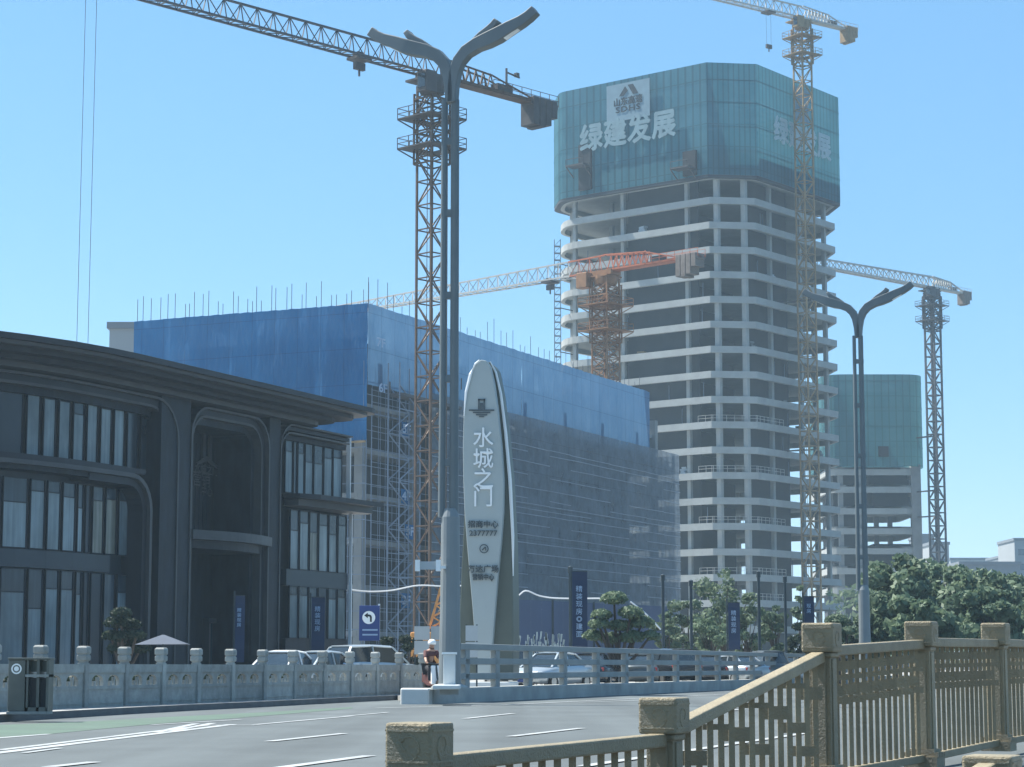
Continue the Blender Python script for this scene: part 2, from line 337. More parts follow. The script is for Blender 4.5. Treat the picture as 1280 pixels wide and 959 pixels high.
def text_mesh(body, h, org, xd, up, m, parent, name, thick=0.02, center=True, sx=1.0, spacing=1.0, bold=0.0):
    cu = bpy.data.curves.new("text", 'FONT'); cu.body = body; cu.size = h; cu.extrude = 0
    cu.align_x = 'CENTER' if center else 'LEFT'; cu.align_y = 'CENTER'; cu.space_character = spacing; cu.resolution_u = 3
    o = bpy.data.objects.new("text", cu); col.objects.link(o)
    dg = bpy.context.evaluated_depsgraph_get(); me = bpy.data.meshes.new_from_object(o.evaluated_get(dg))
    bpy.data.objects.remove(o); off = wloc(parent) if parent else Vector((0, 0, 0))
    xd = Vector(xd).normalized(); up = Vector(up).normalized(); nd = xd.cross(up)
    org = Vector(org)
    for v in me.vertices:
        v.co = org + xd * v.co.x * sx + up * v.co.y + nd * thick - off
    if bold:      # heavier strokes: the glyphs once more, a little to each side
        b = bmesh.new(); b.from_mesh(me); g0 = list(b.verts) + list(b.edges) + list(b.faces); k = 0
        for i, j in ((1, 0), (-1, 0), (0, 1), (0, -1)):
            k += 1; r_ = bmesh.ops.duplicate(b, geom=g0)
            for e in r_['geom']:
                if isinstance(e, bmesh.types.BMVert): e.co += (xd * i + up * j) * bold * h + nd * .0025 * k
        b.to_mesh(me); b.free()
    me.materials.clear(); me.materials.append(m); me.name = name
    r = bpy.data.objects.new(name, me); col.objects.link(r)
    if parent: r.parent = parent
    sd_ = r.modifiers.new("solid", 'SOLIDIFY'); sd_.thickness = thick * 0.9; sd_.offset = -1
    return r

# ------------------------------------------------------------------ ground, road, pavements
def sheet(name, pts, z, m, kind='structure', th=None):
    b = MB()
    if th: b.prism([(p[0], p[1]) for p in pts], z - th, z)
    else: b.add([(p[0], p[1], z) for p in pts], [tuple(range(len(pts)))])
    o = b.build(name, m); o['kind'] = kind; return o
sheet('road', [(-900, -300), (1500, -300), (1500, 2600), (-900, 2600)], 0.0, M['asphalt'])
kerb_px = [(0, 903), (80, 898), (160, 893), (240, 888.5), (320, 884.5), (420, 879), (500, 875)]
kp = [G(u, v) for u, v in kerb_px]
k_start = kp[0] + (kp[0] - kp[2]).normalized() * 45
kline = [k_start] + kp
pl_a = G(541, 880.5); pl_b = G(560, 879.5); pl_c = G(930, 861.5)
pdir = (pl_c - pl_b).normalized()
pl_end = pl_b + pdir * 420
# pavement and forecourt behind the road edge, one raised sheet
sheet('pavement', [(p.x - 0.16, p.y) for p in kline] + [(pl_b.x - 0.6, pl_b.y + 0.6), (pl_end.x - 0.6, pl_end.y), (pl_end.x, 1900), (-800, 1900), (-800, k_start.y)], 0.15, M['paving'], th=0.4)
kb = MB()
for a, b_ in zip(kline[:-1], kline[1:]):
    d = (b_ - a).normalized(); n = Vector((d.y, -d.x, 0)) * 0.16
    kb.prism([a, b_, b_ - n, a - n], -0.2, 0.154)
kb.build('kerb', M['kerb'], kind='structure')
# road markings
def mark(name, a, b_, w=0.15, m='paint', z=0.008):
    a = Vector(a); b_ = Vector(b_); d = (b_ - a); d.z = 0; d.normalize(); n = Vector((d.y, -d.x, 0)) * w / 2
    o = MB().add([(a.x + n.x, a.y + n.y, z), (b_.x + n.x, b_.y + n.y, z), (b_.x - n.x, b_.y - n.y, z), (a.x - n.x, a.y - n.y, z)], [(0, 1, 2, 3)]).build(name, M[m])
    o['kind'] = 'structure'; return o
gl = [G(-40, 908), G(80, 903.5), (G(200, 897)), G(330, 890.5), G(440, 884)]
gr = [G(-40, 926), G(60, 918), G(190, 905.5), G(300, 897.5), G(440, 886)]
sheet('cycle_lane', [(p.x, p.y) for p in gl] + [(p.x, p.y) for p in gr[::-1]], 0.004, M['green_lane'])
mk_i = 0
for a, b_, w in [((-30, 925), (62, 918), .16), ((0, 938), (262, 906.5), .16), ((-30, 945), (290, 906), .22), ((195, 916), (245, 905), .16), ((215, 914), (266, 904.5), .16),
                 ((190, 906.5), (300, 900), .12), ((265, 907), (318, 907), .2), ((318, 906.5), (440, 895.5), .14), ((30, 942), (75, 936), .1), ((430, 896), (485, 891), .12),
                 ((336, 927.5), (430, 917.5), .17), ((340, 962), (462, 945.5), .18), ((60, 960), (118, 953.5), .18), ((470, 885.6), (640, 881.4), .16),
                 ((581, 899), (641, 892.5), .17), ((638, 921.5), (727, 911), .17), ((640, 881.3), (960, 865.5), .14), ((725, 878.5), (800, 876), .14),
                 ((730, 959), (1010, 917), .17), ((850, 895), (930, 887), .17)]:
    mark('road_marking', G(*a), G(*b_), w, z=.006 + .0005 * mk_i); mk_i += 1

# ------------------------------------------------------------------ haze
hz = MB().box(-950, 1550, -350, 2650, -1.3, 118).build('haze', M['white'])
hm = bpy.data.materials.new('haze_air'); hm.use_nodes = True; hn = hm.node_tree
for n in list(hn.nodes):
    if n.type == 'BSDF_PRINCIPLED': hn.nodes.remove(n)
pv = hn.nodes.new("ShaderNodeVolumePrincipled"); pv.inputs['Color'].default_value = (0.62, 0.84, 1.0, 1); pv.inputs['Density'].default_value = 0.00026
pv.inputs['Anisotropy'].default_value = 0.3
hn.links.new(pv.outputs[0], hn.nodes["Material Output"].inputs['Volume'])
hz.data.materials.clear(); hz.data.materials.append(hm); hz['kind'] = 'stuff'
hz.data.materials[0].cycles.homogeneous_volume = True if hasattr(hz.data.materials[0].cycles, 'homogeneous_volume') else True

# ------------------------------------------------------------------ tower under construction
YB = 367.0
B = P(943, 217, YB); A = P(886, 217, YB - 1.0)
dl = dirv(-2780); dr = dirv(2775)
zt = B.z; zb = P(948, 718, YB).z; pitch_t = (zt - zb) / 16
A0 = Vector((A.x, A.y, 0)); B0 = Vector((B.x, B.y, 0))
z50 = Vector((0, 0, zt))
LL = tfor(A0 + z50, dl, 706); LR = tfor(B0 + z50, dr, 1043)
L0 = A0 + dl * LL; R0 = B0 + dr * LR
ch = 5.6
# octagon-like plan, front corners A,B, left L (rounded), right R
L1_ = L0 + (dl + dr).normalized() * ch * 1.4; R1_ = R0 + (dr + dl).normalized() * ch * 1.4
depthL = dr * 26; 
plan = [A0, B0, R0, R1_, R1_ + dl * 26, R1_ + dl * 26 + (dl - dr).normalized() * ch * 1.4]
bl = L1_ + dr * 26
plan = [A0, B0, R0, R1_, R1_ + dl * 28, bl + (dr) * 0, bl, L1_, L0]
def hull(pts):
    pts = sorted(set((round(p.x, 4), round(p.y, 4)) for p in pts)); 
    def half(ps):
        h = []
        for p in ps:
            while len(h) >= 2 and (h[-1][0] - h[-2][0]) * (p[1] - h[-2][1]) - (h[-1][1] - h[-2][1]) * (p[0] - h[-2][0]) <= 0: h.pop()
            h.append(p)
        return h
    a = half(pts); b = half(pts[::-1]); return [Vector((x, y, 0)) for x, y in a[:-1] + b[:-1]]
plan = hull(plan)
cen = sum(plan, Vector()) / len(plan)
def offset(poly, d):
    out = []; n = len(poly)
    for i in range(n):
        p0, p1, p2 = poly[i - 1], poly[i], poly[(i + 1) % n]
        e1 = (p1 - p0).normalized(); e2 = (p2 - p1).normalized()
        n1 = Vector((e1.y, -e1.x, 0)); n2 = Vector((e2.y, -e2.x, 0)); m = (n1 + n2); m = m / max(0.3, m.dot(n1))
        out.append(p1 + m * d)
    return out
def round_corners(poly, r, n=4, near=None):
    out = []; k = len(poly); r_in = r
    for i in range(k):
        p0, p1, p2 = poly[i - 1], poly[i], poly[(i + 1) % k]
        if near is not None: r = r_in if min((p1 - q).length for q in near) < 4 else .12
        a = p1 + (p0 - p1).normalized() * min(r, (p0 - p1).length * .45); b = p1 + (p2 - p1).normalized() * min(r, (p2 - p1).length * .45)
        for j in range(n + 1):
            t = j / n; out.append(a * (1 - t) ** 2 + p1 * 2 * t * (1 - t) + b * t * t)
    return out
TW = thing('tower_under_construction', 'tall bare concrete tower with green netting round its top storeys', 'building', (cen.x, cen.y, 0))
outer = round_corners(plan, 2.8, 4, (L0, L1_)); inner = offset(outer, -0.7)
nsl = 17 + 4
for k in range(22):
    z = zt + pitch_t - k * pitch_t
    if z < 4: break
    m = MB(); n = len(outer)
    vs = [(p.x, p.y, zz) for zz in (z - 1.15, z) for p in outer] + [(p.x, p.y, zz) for zz in (z - 1.15, z - 0.26) for p in inner]
    fs = [(i, (i + 1) % n, n + (i + 1) % n, n + i) for i in range(n)] + [(2 * n + (i + 1) % n, 2 * n + i, 3 * n + i, 3 * n + (i + 1) % n) for i in range(n)]
    fs += [(i, 2 * n + i, 2 * n + (i + 1) % n, (i + 1) % n) for i in range(n)] + [tuple(range(n, 2 * n)), tuple(range(3 * n, 4 * n))[::-1]]
    m.add(vs, fs); m.build('floor_slab', M['tower_conc'], TW)
    if k in (11, 13, 15, 17, 18, 20):      # edge guard rails left standing on some floors
        g = MB(); seg = [(A0, B0), (A0 + dl * 3, A0), (B0, B0 + dr * 9)]
        for a, b_ in seg:
            e = (b_ - a); q = max(2, int(e.length / 1.2))
            nn = Vector((e.y, -e.x, 0)).normalized() * -0.35
            for i in range(q + 1):
                p = a + e * i / q + nn; g.beam((p.x, p.y, z), (p.x, p.y, z + 1.1), 0.07)
            for zz in (0.6, 1.1): g.beam((a + nn).to_tuple()[:2] + (z + zz,), (b_ + nn).to_tuple()[:2] + (z + zz,), 0.06)
        g.build('guard_rail', M['crane_w'], TW)
inn = offset(plan, -1.0)
zmid = 50.0
cols_xy = []
for u in (712, 772, 852, 889): cols_xy.append(A0 + dl * tfor(A0 + Vector((0, 0, zt - 2)), dl, u) + (dr) * 1.7)
for u in (940, 971, 1008, 1039): cols_xy.append(B0 + dr * tfor(B0 + Vector((0, 0, zt - 2)), dr, u) + (dl) * 1.7)
for t in (2, 10, 19, 27): cols_xy.append(R1_ + dl * t - dr * 0.9)
for t in (3, 14, 24): cols_xy.append(L1_ + dr * t - dl * 0.9)
cols_xy += [A0 + dl * 14 + dr * 9, A0 + dl * 27 + dr * 9, B0 + dr * 20 + dl * 8]
ang_t = math.atan2(dl.y, dl.x)
for i, c in enumerate(cols_xy):
    w = .85 if i in (3, 4) else 0.68
    MB().cbox((c.x, c.y, (zt - 0.3) / 2), (w, w, zt - 0.3), ang_t).build('column', M['tower_conc'], TW)
core = MB()
o = A0 + dl * 9 + dr * 9
def rct(org, a, b_, la, lb): return [org, org + a * la, org + a * la + b_ * lb, org + b_ * lb]
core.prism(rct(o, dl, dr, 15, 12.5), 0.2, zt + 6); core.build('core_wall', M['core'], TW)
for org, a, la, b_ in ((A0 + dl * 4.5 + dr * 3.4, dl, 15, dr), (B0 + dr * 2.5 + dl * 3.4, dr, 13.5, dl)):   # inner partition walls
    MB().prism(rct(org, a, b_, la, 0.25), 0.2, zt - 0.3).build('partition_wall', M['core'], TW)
# stacked material, props and small clutter left on the open floors
rr = random.Random(21)
for k in range(3, 18):
    z = zt + pitch_t - k * pitch_t
    for _ in range(3):
        f = rr.random(); side = rr.random() < .5
        q = (A0 + dl * (2 + 26 * f) + dr * rr.uniform(1.8, 2.8)) if side else (B0 + dr * (2 + 22 * f) + dl * rr.uniform(1.8, 2.8))
        m = MB()
        if rr.random() < .45:
            for i in range(rr.randint(2, 4)): w = rr.uniform(.8, 1.6); m.cbox((q.x + rr.uniform(-.2, .2), q.y + rr.uniform(-.2, .2), z + .2 + i * .32), (w, w * .7, .3), ang_t + rr.uniform(-.3, .3))
            m.build('stacked_boards', M[rr.choice(['crane_y', 'frame_conc', 'board'])], TW)
        else:
            q2 = q + (dl if side else dr) * .0; m.cbox((q.x, q.y, z + 1.45), (.1, .1, 2.9), ang_t).build('prop', M['pipe'], TW)
# netting round the top
znb = zt - 0.6; 
znt = P(943, 82, YB).z
nout = round_corners(offset(plan, 1.0), 1.4, 3, (L0, L1_)); nn_ = len(nout)
nm = MB(); ZL = [znb + (znt - znb) * j / 8 for j in range(9)]
rng = np.random.RandomState(3)
for j in range(8):
    vs = [(p.x, p.y, z) for z in (ZL[j], ZL[j + 1]) for p in nout]
    nm.add(vs, [(i, (i + 1) % nn_, nn_ + (i + 1) % nn_, nn_ + i) for i in range(nn_)])
nm.build('safety_netting', M['net_g'], TW)
# lap band at the top and joints between the net lifts
for zz in (znt - 3.1, znb + 4.2, znb + 8.4, znb + 12.6):
    q = MB(); o1 = offset(nout, 0.06); q.add([(p.x, p.y, z) for z in (zz, zz + 0.16) for p in o1], [(i, (i + 1) % nn_, nn_ + (i + 1) % nn_, nn_ + i) for i in range(nn_)])
    q.build('net_lap', M['net_g'], TW)
br = MB(); o1 = offset(nout, -0.05); o2 = offset(nout, -1.8)
br.add([(p.x, p.y, z) for z in (znb - 0.5, znb) for p in o1], [(i, (i + 1) % nn_, nn_ + (i + 1) % nn_, nn_ + i) for i in range(nn_)])
br.add([(p.x, p.y, znb - 0.5) for p in o1] + [(p.x, p.y, znb - 0.5) for p in o2], [(i, nn_ + i, nn_ + (i + 1) % nn_, (i + 1) % nn_) for i in range(nn_)])
br.build('net_deck', M['core'], TW)
# platforms breaking through the net
nl = Vector((dl.y, -dl.x, 0)); nl = nl if nl.y < 0 else -nl
nr = Vector((dr.y, -dr.x, 0)); nr = nr if nr.y < 0 else -nr
def onleft(u, v, off=1.55):
    base = A0 + nl * off; z = v
    t = tfor(Vector((base.x, base.y, 90)), dl, u); p = base + dl * t
    zz = P(u, v, p.y).z; return Vector((p.x, p.y, zz))
def onright(u, v, off=1.55):
    base = B0 + nr * off; t = tfor(Vector((base.x, base.y, 90)), dr, u); p = base + dr * t
    return Vector((p.x, p.y, P(u, v, p.y).z))
for (u0, u1, v0, v1) in ((723, 738, 182, 236), (853, 869, 190, 218)):
    a = onleft(u0, v0); b_ = onleft(u1, v0); c = onleft(u1, v1)
    MB().prism([a, b_, b_ - nl * 1.5, a - nl * 1.5], c.z, a.z).build('net_opening', M['net_dark'], TW)
    d = onleft(u0 - 6, (v0 + v1) / 2 + (0 if v1 > 230 else 8)); dk = MB()
    e = onleft(u1, (v0 + v1) / 2); zz = d.z - 0.4
    dk.prism([Vector((d.x, d.y, 0)), Vector((e.x, e.y, 0)), Vector((e.x, e.y, 0)) + nl * 2.4, Vector((d.x, d.y, 0)) + nl * 2.4], zz, zz + 0.25)
    for p in (d, e):
        dk.beam((p.x, p.y, zz - 1.6), tuple(Vector((p.x, p.y, zz)) + nl * 2.3), 0.15)
        dk.beam(tuple(Vector((p.x, p.y, zz)) + nl * 2.3), tuple(Vector((p.x, p.y, zz + 1.3)) + nl * 2.3), 0.1)
    dk.beam(tuple(Vector((d.x, d.y, zz + 1.3)) + nl * 2.3), tuple(Vector((e.x, e.y, zz + 1.3)) + nl * 2.3), 0.1)
    dk.build('loading_platform', M['crane_d'], TW)
# printed banner square and lettering on the net
a = onleft(759, 108); b_ = onleft(813, 98); c = onleft(813, 145); d = onleft(759, 154)
ztop = (a.z + b_.z) / 2; zbot = (c.z + d.z) / 2
MB().slab3([(a.x, a.y, zbot), (b_.x, b_.y, zbot), (b_.x, b_.y, ztop), (a.x, a.y, ztop)], nl * 0.08).build('printed_panel', M['netpanel'], TW)
mid = (a + b_) / 2; xl = -dl; H_ = ztop - zbot; W_ = (b_ - a).length
def onpan(fx, fz): q = a + (b_ - a) * fx; return Vector((q.x, q.y, zbot + H_ * fz)) + nl * 0.12
lg = MB()
lg.slab3([onpan(.50, .93), onpan(.62, .93), onpan(.74, .66), onpan(.62, .66)], nl * 0.06)
lg.slab3([onpan(.44, .90), onpan(.50, .78), onpan(.40, .66), onpan(.30, .66)], nl * 0.06)
lg.build('emblem', M['netink'], TW)
text_mesh('山东高速', H_ * .235, onpan(.5, .49), xl, (0, 0, 1), M['netink'], TW, 'lettering', 0.04, bold=0.03)
text_mesh('SDHS', H_ * .21, onpan(.5, .29), xl, (0, 0, 1), M['netink'], TW, 'lettering', 0.04, sx=1.5, spacing=1.1, bold=0.03)
a2 = onleft(724, 168); b2 = onleft(847, 163); mid = (a2 + b2) / 2
mid = Vector((mid.x, mid.y, P(785, 166, mid.y).z))
wl = (b2 - a2).length
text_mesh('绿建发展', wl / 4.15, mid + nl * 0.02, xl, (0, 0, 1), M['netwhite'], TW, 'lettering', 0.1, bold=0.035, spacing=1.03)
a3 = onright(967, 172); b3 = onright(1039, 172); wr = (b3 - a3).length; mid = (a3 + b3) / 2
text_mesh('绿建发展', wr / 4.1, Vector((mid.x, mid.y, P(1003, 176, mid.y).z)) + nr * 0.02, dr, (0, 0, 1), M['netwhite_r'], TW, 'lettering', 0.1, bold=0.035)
a4 = onright(992, 120); b4 = onright(1012, 126)
MB().slab3([(a4.x, a4.y, ztop - H_), (b4.x, b4.y, ztop - H_), (b4.x, b4.y, ztop - .5), (a4.x, a4.y, ztop - .5)], nr * 0.06).build('printed_panel', M['netpanel'], TW)

# ------------------------------------------------------------------ second tower, farther right
Y2 = 455.0
x0, x1 = P(1030, 520, Y2).x, P(1157, 520, Y2).x
z2t = P(1100, 468, Y2).z; z2n = P(1100, 583, Y2).z
T2 = thing('far_tower_under_construction', 'shorter concrete tower wrapped in teal netting beside the slim tower crane', 'building', ((x0 + x1) / 2, Y2 + 15, 0))
pl2 = [Vector((x0, Y2, 0)), Vector((x1, Y2, 0)), Vector((x1, Y2 + 30, 0)), Vector((x0, Y2 + 30, 0))]
po = round_corners(pl2, 5, 6); n2 = len(po)
MB().add([(p.x, p.y, z) for z in (z2n, z2t) for p in po], [(i, (i + 1) % n2, n2 + (i + 1) % n2, n2 + i) for i in range(n2)]).build('safety_netting', M['net_g2'], T2)
po1 = offset(po, 0.06)
for zz in (z2t - 1.6, z2n + 4, z2n + 8.2, z2n + 12.4):
    MB().add([(p.x, p.y, z) for z in (zz, zz + 0.14) for p in po1], [(i, (i + 1) % n2, n2 + (i + 1) % n2, n2 + i) for i in range(n2)]).build('net_lap', M['net_g2'], T2)
pi = round_corners([Vector((x0 + .5, Y2 + .8, 0)), Vector((x1 - 1.4, Y2 + .8, 0)), Vector((x1 - 1.4, Y2 + 29, 0)), Vector((x0 + .5, Y2 + 29, 0))], 4, 6)
for vy in (588, 610, 637, 662, 687, 712, 737):
    z = P(1110, vy - 4, Y2).z
    MB().prism(pi, z - 0.35, z).build('floor_slab', M['tower_conc'], T2)
    m = MB(); ri = offset(pi, -0.6); n = len(pi)
    m.add([(p.x, p.y, zz) for zz in (z - 1.6, z + 0.004) for p in pi] + [(p.x, p.y, zz) for zz in (z - 1.6, z + 0.004) for p in ri],
          [(i, (i + 1) % n, n + (i + 1) % n, n + i) for i in range(n)] + [(2 * n + i, 3 * n + i, 3 * n + (i + 1) % n, 2 * n + (i + 1) % n) for i in range(n)] + [(i, 2 * n + i, 2 * n + (i + 1) % n, (i + 1) % n) for i in range(n)])
    m.build('edge_beam', M['tower_conc'], T2)
for u, w in ((1051, 1.0), (1077, 1.3), (1145, 2.0)):
    c = P(u, 640, Y2 + 2); MB().cbox((c.x, c.y, (z2n + .5) / 2), (w, w, z2n + .5)).build('column', M['frame_conc'], T2)
for u in (1095, 1112, 1146):
    c = P(u, 640, Y2 + 27); MB().cbox((c.x, c.y, (z2n + .5) / 2), (1.0, 1.0, z2n + .5)).build('column', M['frame_conc'], T2)
c0, c1 = P(1040, 640, Y2 + 8), P(1082, 640, Y2 + 8)
MB().box(c0.x, c1.x, Y2 + 6, Y2 + 22, 0.2, z2n - 0.5).build('core_wall', M['core'], T2)
c0, c1 = P(1088, 640, Y2 + 15), P(1138, 640, Y2 + 15)
MB().box(c0.x, c1.x, Y2 + 12, Y2 + 24, z2n - 8.2, z2n - 0.5).build('core_wall', M['core'], T2)
MB().box(c0.x, c1.x, Y2 + 12, Y2 + 24, 0.2, P(1110, 676, Y2).z).build('core_wall', M['core'], T2)
a = P(1098, 558, Y2 - .2); b_ = P(1111, 571, Y2 - .2)
MB().box(a.x, b_.x, Y2 - .3, Y2 + .9, b_.z, a.z).build('net_opening', M['net_dark'], T2)

# ------------------------------------------------------------------ blue netted building
YC = 215.0
C = P(460, 379, YC); ztb = C.z; C0 = Vector((C.x, C.y, 0))
bl_ = dirv(-5330); brr = dirv(1898)
BL = tfor(Vector((C0.x, C0.y, ztb)), bl_, 168); BR = tfor(Vector((C0.x, C0.y, 30)), brr, 812); BR2 = tfor(Vector((C0.x, C0.y, 12)), brr, 845)
nbl = Vector((bl_.y, -bl_.x, 0)); nbl = nbl if nbl.y < 0 else -nbl
nbr = Vector((brr.y, -brr.x, 0)); nbr = nbr if nbr.x > 0 else -nbr
BB = thing('netted_building', 'broad scaffolded building shell wrapped in blue netting with bars above its roof', 'building', (C0.x, C0.y, 0))
def rough_sheet(p, d, L, z0, z1, n, nx, nz, amp, top_jag=0.0, seed=1, z1f=None):
    r = np.random.RandomState(seed); vs = []; fs = []
    ph = r.rand(8) * 6
    for j in range(nz + 1):
        for i in range(nx + 1):
            s_ = L * i / nx; zz = z0 + (z1 - z0) * j / nz
            if j == nz and top_jag: zz += (r.rand() - .5) * top_jag
            if j == 0 and top_jag: zz += (r.rand() - .5) * top_jag * .6
            w = amp * (math.sin(s_ * 1.1 + ph[0]) * .4 + math.sin(s_ * 2.3 + zz * .3 + ph[1]) * .3 + math.sin(zz * 1.7 + s_ * .2 + ph[2]) * .3)
            q = p + d * s_ + n * w; vs.append((q.x, q.y, zz))
    for j in range(nz):
        for i in range(nx): a = j * (nx + 1) + i; fs.append((a, a + 1, a + nx + 2, a + nx + 1))
    return MB().add(vs, fs)
znl = P(445, 551, YC + 1).z; znr = P(812, 582, (C0 + brr * BR).y).z
rough_sheet(C0 + nbl * .02, bl_, BL, znl, ztb, nbl, 60, 16, 0.06, 0.08, 2).build('blue_netting', M['net_b'], BB)
t652 = tfor(Vector((C0.x, C0.y, 28)), brr, 652)
rough_sheet(C0, brr, t652, znr + 1.6, ztb, nbr, 60, 14, 0.06, 0.1, 3).build('blue_netting', M['net_b2'], BB)
rough_sheet(C0 + brr * (t652 + .02), brr, BR - t652, znr, ztb, nbr, 80, 14, 0.06, 0.1, 4).build('blue_netting', M['net_b2'], BB)
# pleated strip folded over at the top edge
t530 = tfor(Vector((C0.x, C0.y, 20)), brr, 528)
rough_sheet(C0 + nbr * .62 + brr * t530, brr, BR2 - t530, 0.2, znr + 2.2, nbr, 100, 18, 0.12, 0, 5).build('grey_netting', M['net_d'], BB)
# concrete frame behind the scaffolding
fi = C0 - nbr * 2.2 - nbl * 2.2
nfl = 8
for k in range(nfl):
    z = 4.6 * (k + 1)
    if z > ztb - 1: break
    MB().prism(rct(fi, bl_, brr, BL - 3, BR2 - 4), z - 0.5, z).build('floor_slab', M['frame_conc'], BB)
MB().prism(rct(fi + (bl_ + brr) * 3, bl_, brr, BL - 9, BR2 - 9), 0.2, ztb - 2.5).build('inner_wall', M['core'], BB)
for i in range(8):
    c = fi + brr * (0.5 + i * (BR2 - 5) / 7); MB().cbox((c.x, c.y, (ztb - 3) / 2), (.9, .9, ztb - 3), math.atan2(brr.y, brr.x)).build('column', M['frame_conc'], BB)
for i in range(1, 4):
    c = fi + bl_ * (i * (BL - 4) / 3); MB().cbox((c.x, c.y, (ztb - 3) / 2), (.9, .9, ztb - 3), math.atan2(bl_.y, bl_.x)).build('column', M['frame_conc'], BB)
def scaffold(p, d, n, L, z0, z1, step, lift, name, w=0.07, off=0.0, diag=True, parent=BB, m='pipe'):
    s = MB(); k = int(L / step); rr = random.Random(5)
    for i in range(k + 1):
        q = p + d * (i * step) + n * off; s.beam((q.x, q.y, z0), (q.x, q.y, z1), w)
    z = z0 + lift * .5
    while z < z1:
        a = p + n * off; b_ = a + d * L; s.beam((a.x, a.y, z), (b_.x, b_.y, z), w); 
        z += lift
    if diag:
        for i in range(0, k - 3, 6):
            for j in range(int((z1 - z0) / (lift * 3))):
                q = p + d * (i * step) + n * (off + .08); q2 = q + d * step * 3; zz = z0 + j * lift * 3
                s.beam((q.x, q.y, zz), (q2.x, q2.y, zz + lift * 3), w)
    return s.build(name, M[m], parent)
scaffold(C0 + nbr * .5, brr, nbr, BR2, 0.2, znr + 1.2, 1.5, 1.2, 'scaffolding', 0.05, diag=False)
lgm_ = MB(); z = 1.0; rj = random.Random(8)
while z < znr - .4:
    a = C0 + nbr * .70 + brr * t530; L_ = BR2 - t530; pz = z
    for q in range(12):
        if rj.random() < .85:
            p0 = a + brr * (L_ * q / 12); p1 = a + brr * (L_ * (q + 1) / 12); lgm_.beam((p0.x, p0.y, z + rj.uniform(-.04, .04)), (p1.x, p1.y, z + rj.uniform(-.04, .04)), .075)
    z += rj.choice([.9, 1.2, 1.5, .6])
lgm_.build('scaffold_lattice', M['ledger'], BB)
scaffold(C0 - nbr * .4, brr, nbr, t530, 0.2, znr + 4, 1.8, 1.8, 'scaffolding', 0.06, diag=False)
scaffold(C0 + nbl * .1, bl_, nbl, BL, 0.2, znl, 2.0, 1.8, 'scaffolding', 0.07, diag=False)
yb = MB(); a = C0 + nbl * .3; b_ = a + bl_ * BL; yb.beam((a.x, a.y, znl - .2), (b_.x, b_.y, znl - .2), 0.18); yb.build('edge_plank', M['crane_y'], BB)
ya = C0 + nbr * .4 + brr * t652; yb2 = C0 + nbr * .4 + brr * BR
MB().beam((ya.x, ya.y, znr - .1), (yb2.x, yb2.y, znr - .1), 0.16).build('edge_plank', M['crane_y'], BB)
# darker torn areas of the grey net
def onb(u, v, off=.3):
    base = C0 + nbr * off; t = tfor(Vector((base.x, base.y, 14)), brr, u); p = base + brr * t
    return Vector((p.x, p.y, P(u, v, p.y).z))
for (u0, u1, v0, v1) in ((641, 672, 630, 658), (735, 778, 640, 668), (640, 652, 470 + 60, 548)):
    a = onb(u0, v0); b_ = onb(u1, v0); c = onb(u0, v1); 
    mm = (a + b_) / 2
    MB().add([(a.x, a.y, c.z), (b_.x, b_.y, c.z + .3), (b_.x, b_.y, b_.z), (mm.x, mm.y, mm.z + .5), (a.x, a.y, a.z)], [(0, 1, 2, 3, 4)]).build('net_opening', M['net_dark'], BB)
# floor marks hung on the scaffold
for u, v, tx in ((473, 429, '7F'), (476, 486, '6F'), (506, 537, '5F'), (506, 621, '4F'), (511, 665, '3F'), (507, 751, '2F')):
    c = onb(u, v, .75); 
    if v > 500: MB().slab3([c - brr * .9 + Vector((0, 0, -.75)), c + brr * .9 + Vector((0, 0, -.75)), c + brr * .9 + Vector((0, 0, .75)), c - brr * .9 + Vector((0, 0, .75))], nbr * .05).build('floor_sign', M['net_b'], BB)
    text_mesh(tx, 1.25, c + nbr * .1, brr, (0, 0, 1), M['signtxt'], BB, 'lettering', 0.05, sx=1.5, bold=.02)
# stair scaffold near the corner
st = MB(); a = C0 + nbr * 1.0 + brr * tfor(Vector((C0.x, C0.y, 15)) + nbr, brr, 484); b_ = a + brr * 4.6
for q in (a, b_, a + nbr * 1.3, b_ + nbr * 1.3): st.beam((q.x, q.y, .2), (q.x, q.y, znr + 4), 0.13)
z = .3; fl = 0
while z < znr + 1:
    for o_ in (0, 1.3):
        p, q = (a, b_) if fl % 2 == 0 else (b_, a)
        st.beam((p + nbr * o_).to_tuple()[:2] + (z,), (q + nbr * o_).to_tuple()[:2] + (z + 2.4,), 0.11)
        st.beam((a + nbr * o_).to_tuple()[:2] + (z,), (b_ + nbr * o_).to_tuple()[:2] + (z,), 0.09)
    z += 2.4; fl += 1
st.build('stair_scaffold', M['pipe'], BB)
# loading deck on the corner
c = onb(486, 492, 1.2); c2 = onb(560, 488, 1.2)
dk = MB(); dk.prism([c, c2, c2 + nbr * 1.6, c + nbr * 1.6], c.z - .3, c.z); dk.beam(c, c + Vector((0, 0, 1.2)), .15); dk.beam(c2 + nbr * 1.5, c2 + nbr * 1.5 + Vector((0, 0, 1.2)), .12)
dk.build('loading_platform', M['crane_d'], BB)
